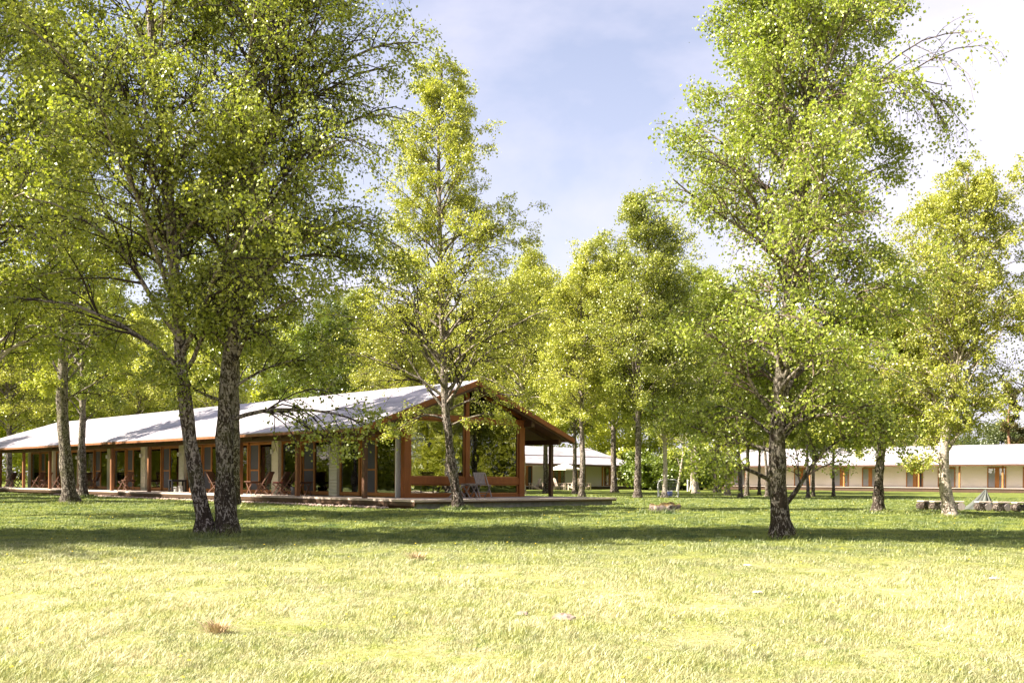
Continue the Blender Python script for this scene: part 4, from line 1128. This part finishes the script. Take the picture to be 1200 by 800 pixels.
m, nt, out = new_mat('grass_blades')
geo = nt.nodes.new('ShaderNodeNewGeometry')
c = grass_colour(nt, geo.outputs['Position'])
at = nt.nodes.new('ShaderNodeAttribute'); at.attribute_name = 'var'
c = mixc(nt, 1.0, c, ramp(nt, at.outputs['Fac'], [(0, (.42,.58,.42)), (.5, (1,1,1)), (.86, (1.3,1.25,1.2)), (1, (1.7,1.55,1.6))]), 'MULTIPLY')
df = nt.nodes.new('ShaderNodeBsdfDiffuse'); L(nt, c, df.inputs[0]); tl = nt.nodes.new('ShaderNodeBsdfTranslucent'); L(nt, c, tl.inputs[0])
mx = nt.nodes.new('ShaderNodeMixShader'); mx.inputs[0].default_value = .35; L(nt, df.outputs[0], mx.inputs[1]); L(nt, tl.outputs[0], mx.inputs[2])
gl = nt.nodes.new('ShaderNodeBsdfGlossy'); gl.inputs['Roughness'].default_value = .5
m2 = nt.nodes.new('ShaderNodeMixShader'); m2.inputs[0].default_value = .05; L(nt, mx.outputs[0], m2.inputs[1]); L(nt, gl.outputs[0], m2.inputs[2]); L(nt, m2.outputs[0], out.inputs[0])
M['grass'] = m
def lodge_free(x, y):
    """True where no deck or floor stands"""
    c_, s_ = math.cos(ANG), math.sin(ANG); dx = x - CX; dy = y - CY
    lx = dx * c_ + dy * s_; ly = -dx * s_ + dy * c_
    return ~((lx > np.where((ly > -2) & (ly < 26), -2.55, -2.0)) & (lx < 7.6) & (ly > -3.15) & (ly < 44))
TRUNKS = [(*on_ground(px, d).xy, r) for px, d, r in ((243,17,.15),(267,17,.2),(917,17,.18),(537,30,.17),(83,33,.28),(98,45,.2),(274,31,.2),(1029,29,.16),(1115,26.6,.16),(778,28.4,.42))]
def grass_mesh():
    rng = np.random.default_rng(99)
    n = 600000
    # uniform in log depth -> even density in the picture
    ld = rng.uniform(math.log(4.2), math.log(62), n); y = np.exp(ld)
    keep = rng.uniform(0, 1, n) < np.where(y < 26, 1, .75); y = y[keep]; n = len(y)
    x = rng.uniform(-.60, .60, n) * y + rng.normal(0, .05, n)
    # clumping
    cl = np.sin(x*2.1 + 1.3*np.sin(y*1.7)) * np.sin(y*2.6 + 1.1*np.sin(x*1.9)) + .6*np.sin(x*6.3+y*2.2)*np.sin(y*7.1-x*1.4)
    x += .05 * np.cos(x * 14); ok = lodge_free(x, y); x, y, cl = x[ok], y[ok], cl[ok]; n = len(x)
    for tx, ty, tr in TRUNKS:           # longer, unmown grass round the trunk feet
        m_ = 1100; a_ = rng.uniform(0, 6.283, m_); q = tr * 1.1 + np.abs(rng.normal(0, .16, m_))
        x = np.concatenate([x, tx + q * np.cos(a_)]); y = np.concatenate([y, ty + q * np.sin(a_)]); cl = np.concatenate([cl, np.full(m_, 1.4)])
    extra0 = n; n = len(x)
    z = gz_np(x, y) - .01
    h = (.029 + .016 * np.clip(cl, -1, 1.4)) * rng.uniform(.5, 1.5, n); h *= 1 + .006 * y
    tall = rng.uniform(0, 1, n) < .012; h[tall] *= 2.0; h[extra0:] *= rng.uniform(.9, 1.9, n - extra0)
    w = .0013 * (y / 5.0) ** .92 * rng.uniform(.7, 1.4, n) + .001
    az = rng.uniform(0, 6.283, n); lean = rng.uniform(.1, .95, n)
    lx = np.cos(az) * lean * h + h * .3; ly = np.sin(az) * lean * h
    sa = rng.uniform(-.9, .9, n); sx = np.cos(sa) * w; sy = np.sin(sa) * w
    base = np.stack([x, y, z], 1)
    side = np.stack([sx, sy, np.zeros(n)], 1)
    mid = base + np.stack([lx * .35, ly * .35, h * .62], 1); tip = base + np.stack([lx, ly, h], 1)
    V = np.stack([base - side, base + side, mid + side * .8, mid - side * .8, tip + side * .12, tip - side * .12], 1).reshape(-1, 3)
    i = np.arange(n) * 6
    Fq = np.concatenate([np.stack([i, i+1, i+2, i+3], 1), np.stack([i+3, i+2, i+4, i+5], 1)])
    var = np.clip(rng.normal(.5, .2, n) + .08 * cl, 0, 1)
    return V, Fq, np.concatenate([var, var])
v, f, a = grass_mesh()
gr = link_mesh('grass', np_mesh('grass', v, f, M['grass'], False, a)); tag(gr, 'short spring grass with straw-coloured patches covering the field', 'grass', kind='stuff')

# dry tussocks, molehills, dandelions
def tussock(px, py, n, h, sp, label, seed, name='grass_tussock'):
    rng = np.random.default_rng(seed); p = at_z(px, py, 0.0)
    az = rng.uniform(0, 6.283, n); r = np.abs(rng.normal(0, sp, n)); lean = rng.uniform(.3, 1.7, n); hh = h * rng.uniform(.5, 1.2, n)
    x = np.cos(az) * r; y = np.sin(az) * r
    b_ = np.stack([x, y, np.zeros(n)], 1); side = np.stack([-np.sin(az), np.cos(az), np.zeros(n)], 1) * .0022
    t_ = b_ + np.stack([np.cos(az) * lean * hh, np.sin(az) * lean * hh, hh], 1); md2 = (b_ + t_) / 2; md2[:, 2] += hh * .15
    V = np.stack([b_ - side, b_ + side, md2 + side, md2 - side, t_ + side * .1, t_ - side * .1], 1).reshape(-1, 3); i = np.arange(n) * 6
    Fq = np.concatenate([np.stack([i, i+1, i+2, i+3], 1), np.stack([i+3, i+2, i+4, i+5], 1)])
    o = link_mesh(name, np_mesh(name, V, Fq, M['straw'])); o.location = (p.x, p.y, float(gz_np(p.x, p.y))); tag(o, label, 'grass tuft'); return o
M['straw'] = plain_mat('dry_straw', (.62,.50,.32), (.34,.22,.12), 30, .9)
tussock(255, 742, 210, .08, .055, 'spiky straw-brown grass tussock in the near left of the field', 1)
tussock(488, 655, 200, .10, .06, 'small dry tussock just below the tree shade left of the middle', 2)
M['mole'] = plain_mat('dry_earth', (.36,.28,.24), (.14,.09,.06), 9, .95, .9)
for px, py, r, hgt, lab, col in [(660, 722, .085, .035, 'crumbly brown molehill in the near middle of the field', 'mole'),
                                 (612, 717, .05, .02, 'tiny earth patch just left of the brown molehill', 'mole'),
                                 (888, 696, .05, .012, 'flat pale stone in the grass below the tall dark-trunked birch', 'pale_wood'),
                                 (1165, 679, .055, .012, 'flat pale stone in the grass near the right edge', 'pale_wood'),
                                 (876, 661, .055, .012, 'flat pale stone just below the tree shade right of the middle', 'pale_wood')]:
    p = at_z(px, py, .01)
    rr = random.Random(px); mb = MB()
    def fn(u, w, r=r, hgt=hgt, px=px):
        a_ = u * 2 * math.pi; k = 1 - w
        nn = mnoise.noise((math.cos(a_) * 2 + px, math.sin(a_) * 2, w * 3))
        return (r * (1 - w) ** .6 * math.cos(a_) * (1 + .35 * nn), r * .8 * (1 - w) ** .6 * math.sin(a_) * (1 + .35 * nn), hgt * (1 - k * k) * (1 + .5 * nn))
    v, f = lump(24, 8, fn); mb.v = v; mb.f = f
    o = mb.build('molehill' if col == 'mole' else 'flat_stone', M[col], None, smooth=True); o.location = (p.x, p.y, float(gz_np(p.x, p.y)) + .012); tag(o, lab, 'molehill' if col == 'mole' else 'stone')
rng = np.random.default_rng(12); vs, fs, off = [], [], 0
for i in range(230):
    y = math.exp(rng.uniform(math.log(4.6), math.log(45))); x = rng.uniform(-.56, .56) * y
    if not lodge_free(np.array([x]), np.array([y]))[0]: continue
    s = .010 * (1 + y / 40); hh = float(gz_np(x, y)) + rng.uniform(.04, .08)
    a_ = np.arange(6) * math.pi / 3; ring = np.stack([x + s*np.cos(a_), y + s*np.sin(a_), np.full(6, hh)], 1)
    v = np.concatenate([ring, [[x, y, hh + s * .6]], [[x, y, hh - s*.3]]]); vs.append(v)
    fs.append(np.array([(k, (k+1) % 6, 6) for k in range(6)] + [((k+1) % 6, k, 7) for k in range(6)]) + off); off += 8
dn = link_mesh('dandelion_flowers', np_mesh('dandelions', np.concatenate(vs), np.concatenate(fs), plain_mat('dandelion_yellow', (.75,.55,.02), (.65,.45,.02), 9)))
tag(dn, 'tiny yellow dandelion heads scattered through the grass', 'flowers', kind='stuff')

# ------------------------------------------------------------------ light, sky, camera
EL = math.radians(43); SX, SY = -.975, -.22
nrm = math.hypot(SX, SY); SX /= nrm; SY /= nrm
sun = bpy.data.lights.new('sun', 'SUN'); sun.energy = 5.0; sun.angle = math.radians(.5); sun.color = (1, .91, .76)
so = bpy.data.objects.new('sun', sun); COL.objects.link(so)
dvec = Vector((SX * math.cos(EL), SY * math.cos(EL), math.sin(EL)))
so.rotation_euler = dvec.to_track_quat('Z', 'Y').to_euler(); so.location = (0, 0, 30)
w = bpy.data.worlds.new('World'); sc.world = w; w.use_nodes = True; nt = w.node_tree; nt.nodes.clear()
out = nt.nodes.new('ShaderNodeOutputWorld'); bg = nt.nodes.new('ShaderNodeBackground'); sky = nt.nodes.new('ShaderNodeTexSky'); sky.sky_type = 'NISHITA'
sky.sun_disc = False; sky.sun_elevation = EL; sky.sun_rotation = math.atan2(SX, SY); sky.air_density = 1.0; sky.dust_density = 1.6; sky.ozone_density = 1.6
tc = nt.nodes.new('ShaderNodeTexCoord'); mp = nt.nodes.new('ShaderNodeMapping'); mp.inputs['Scale'].default_value = (1.0, 1.0, 2.6); mp.inputs['Rotation'].default_value = (0, math.radians(-24), 0); mp.inputs['Location'].default_value = (.35, 0, .3)
L(nt, tc.outputs['Generated'], mp.inputs[0])
n1 = noise(nt, 1.25, 7, .55, mp.outputs[0], .3)
sp = nt.nodes.new('ShaderNodeSeparateXYZ'); L(nt, tc.outputs['Generated'], sp.inputs[0])
bx_ = nt.nodes.new('ShaderNodeMapRange'); bx_.inputs[1].default_value = -.35; bx_.inputs[2].default_value = .45; bx_.inputs[3].default_value = -.07; bx_.inputs[4].default_value = .13
L(nt, sp.outputs[0], bx_.inputs[0]); a_s = N(nt, 'ShaderNodeMath', operation='ADD'); L(nt, n1, a_s.inputs[0]); L(nt, bx_.outputs[0], a_s.inputs[1])
cl = ramp(nt, a_s.outputs[0], [(.38, (0,0,0)), (.66, (1,1,1))])
low = ramp(nt, sp.outputs[2], [(.0, (.95,)*3), (.34, (.5,)*3), (.6, (.15,)*3)])
mxx = N(nt, 'ShaderNodeMath', operation='MAXIMUM'); L(nt, cl, mxx.inputs[0])
lw = N(nt, 'ShaderNodeMath', operation='MULTIPLY'); L(nt, low, lw.inputs[0]); lw.inputs[1].default_value = .75; L(nt, lw.outputs[0], mxx.inputs[1])
cf = N(nt, 'ShaderNodeMath', operation='MULTIPLY'); L(nt, mxx.outputs[0], cf.inputs[0]); cf.inputs[1].default_value = .9
skc = mixc(nt, 1.0, sky.outputs[0], (1.28, 1.14, 1.12), 'MULTIPLY')
col = mixc(nt, cf.outputs[0], skc, (5.4, 5.15, 5.9))
L(nt, col, bg.inputs[0]); bg.inputs[1].default_value = .050; L(nt, bg.outputs[0], out.inputs[0])

cam = bpy.data.cameras.new('camera'); co = bpy.data.objects.new('camera', cam); COL.objects.link(co)
cam.sensor_width = 36; cam.lens = 36 * F / 1200; cam.shift_y = (HY - 400) / 1200; cam.shift_x = 0
cam.clip_start = .1; cam.clip_end = 3000
co.location = (0, 0, EYE); co.rotation_euler = (Matrix.Rotation(math.pi / 2, 3, 'X') @ Matrix.Rotation(ROLL, 3, 'Z')).to_euler()
sc.camera = co
sc.view_settings.view_transform = 'Standard'; sc.view_settings.look = 'None'; sc.view_settings.gamma = 1; sc.view_settings.use_curve_mapping = False
sc.view_settings.exposure = 2.05
sc.render.engine = 'CYCLES'
sc.cycles.max_bounces = 7; sc.cycles.diffuse_bounces = 2; sc.cycles.glossy_bounces = 3; sc.cycles.transmission_bounces = 4; sc.cycles.transparent_max_bounces = 12
sc.cycles.use_adaptive_sampling = True; sc.cycles.adaptive_threshold = .015
sc.cycles.use_denoising = True
try: sc.cycles.denoiser = 'OPENIMAGEDENOISE'; sc.cycles.denoising_prefilter = 'ACCURATE'
except Exception: pass
sc.cycles.caustics_reflective = False; sc.cycles.caustics_refractive = False; sc.cycles.sample_clamp_indirect = 8
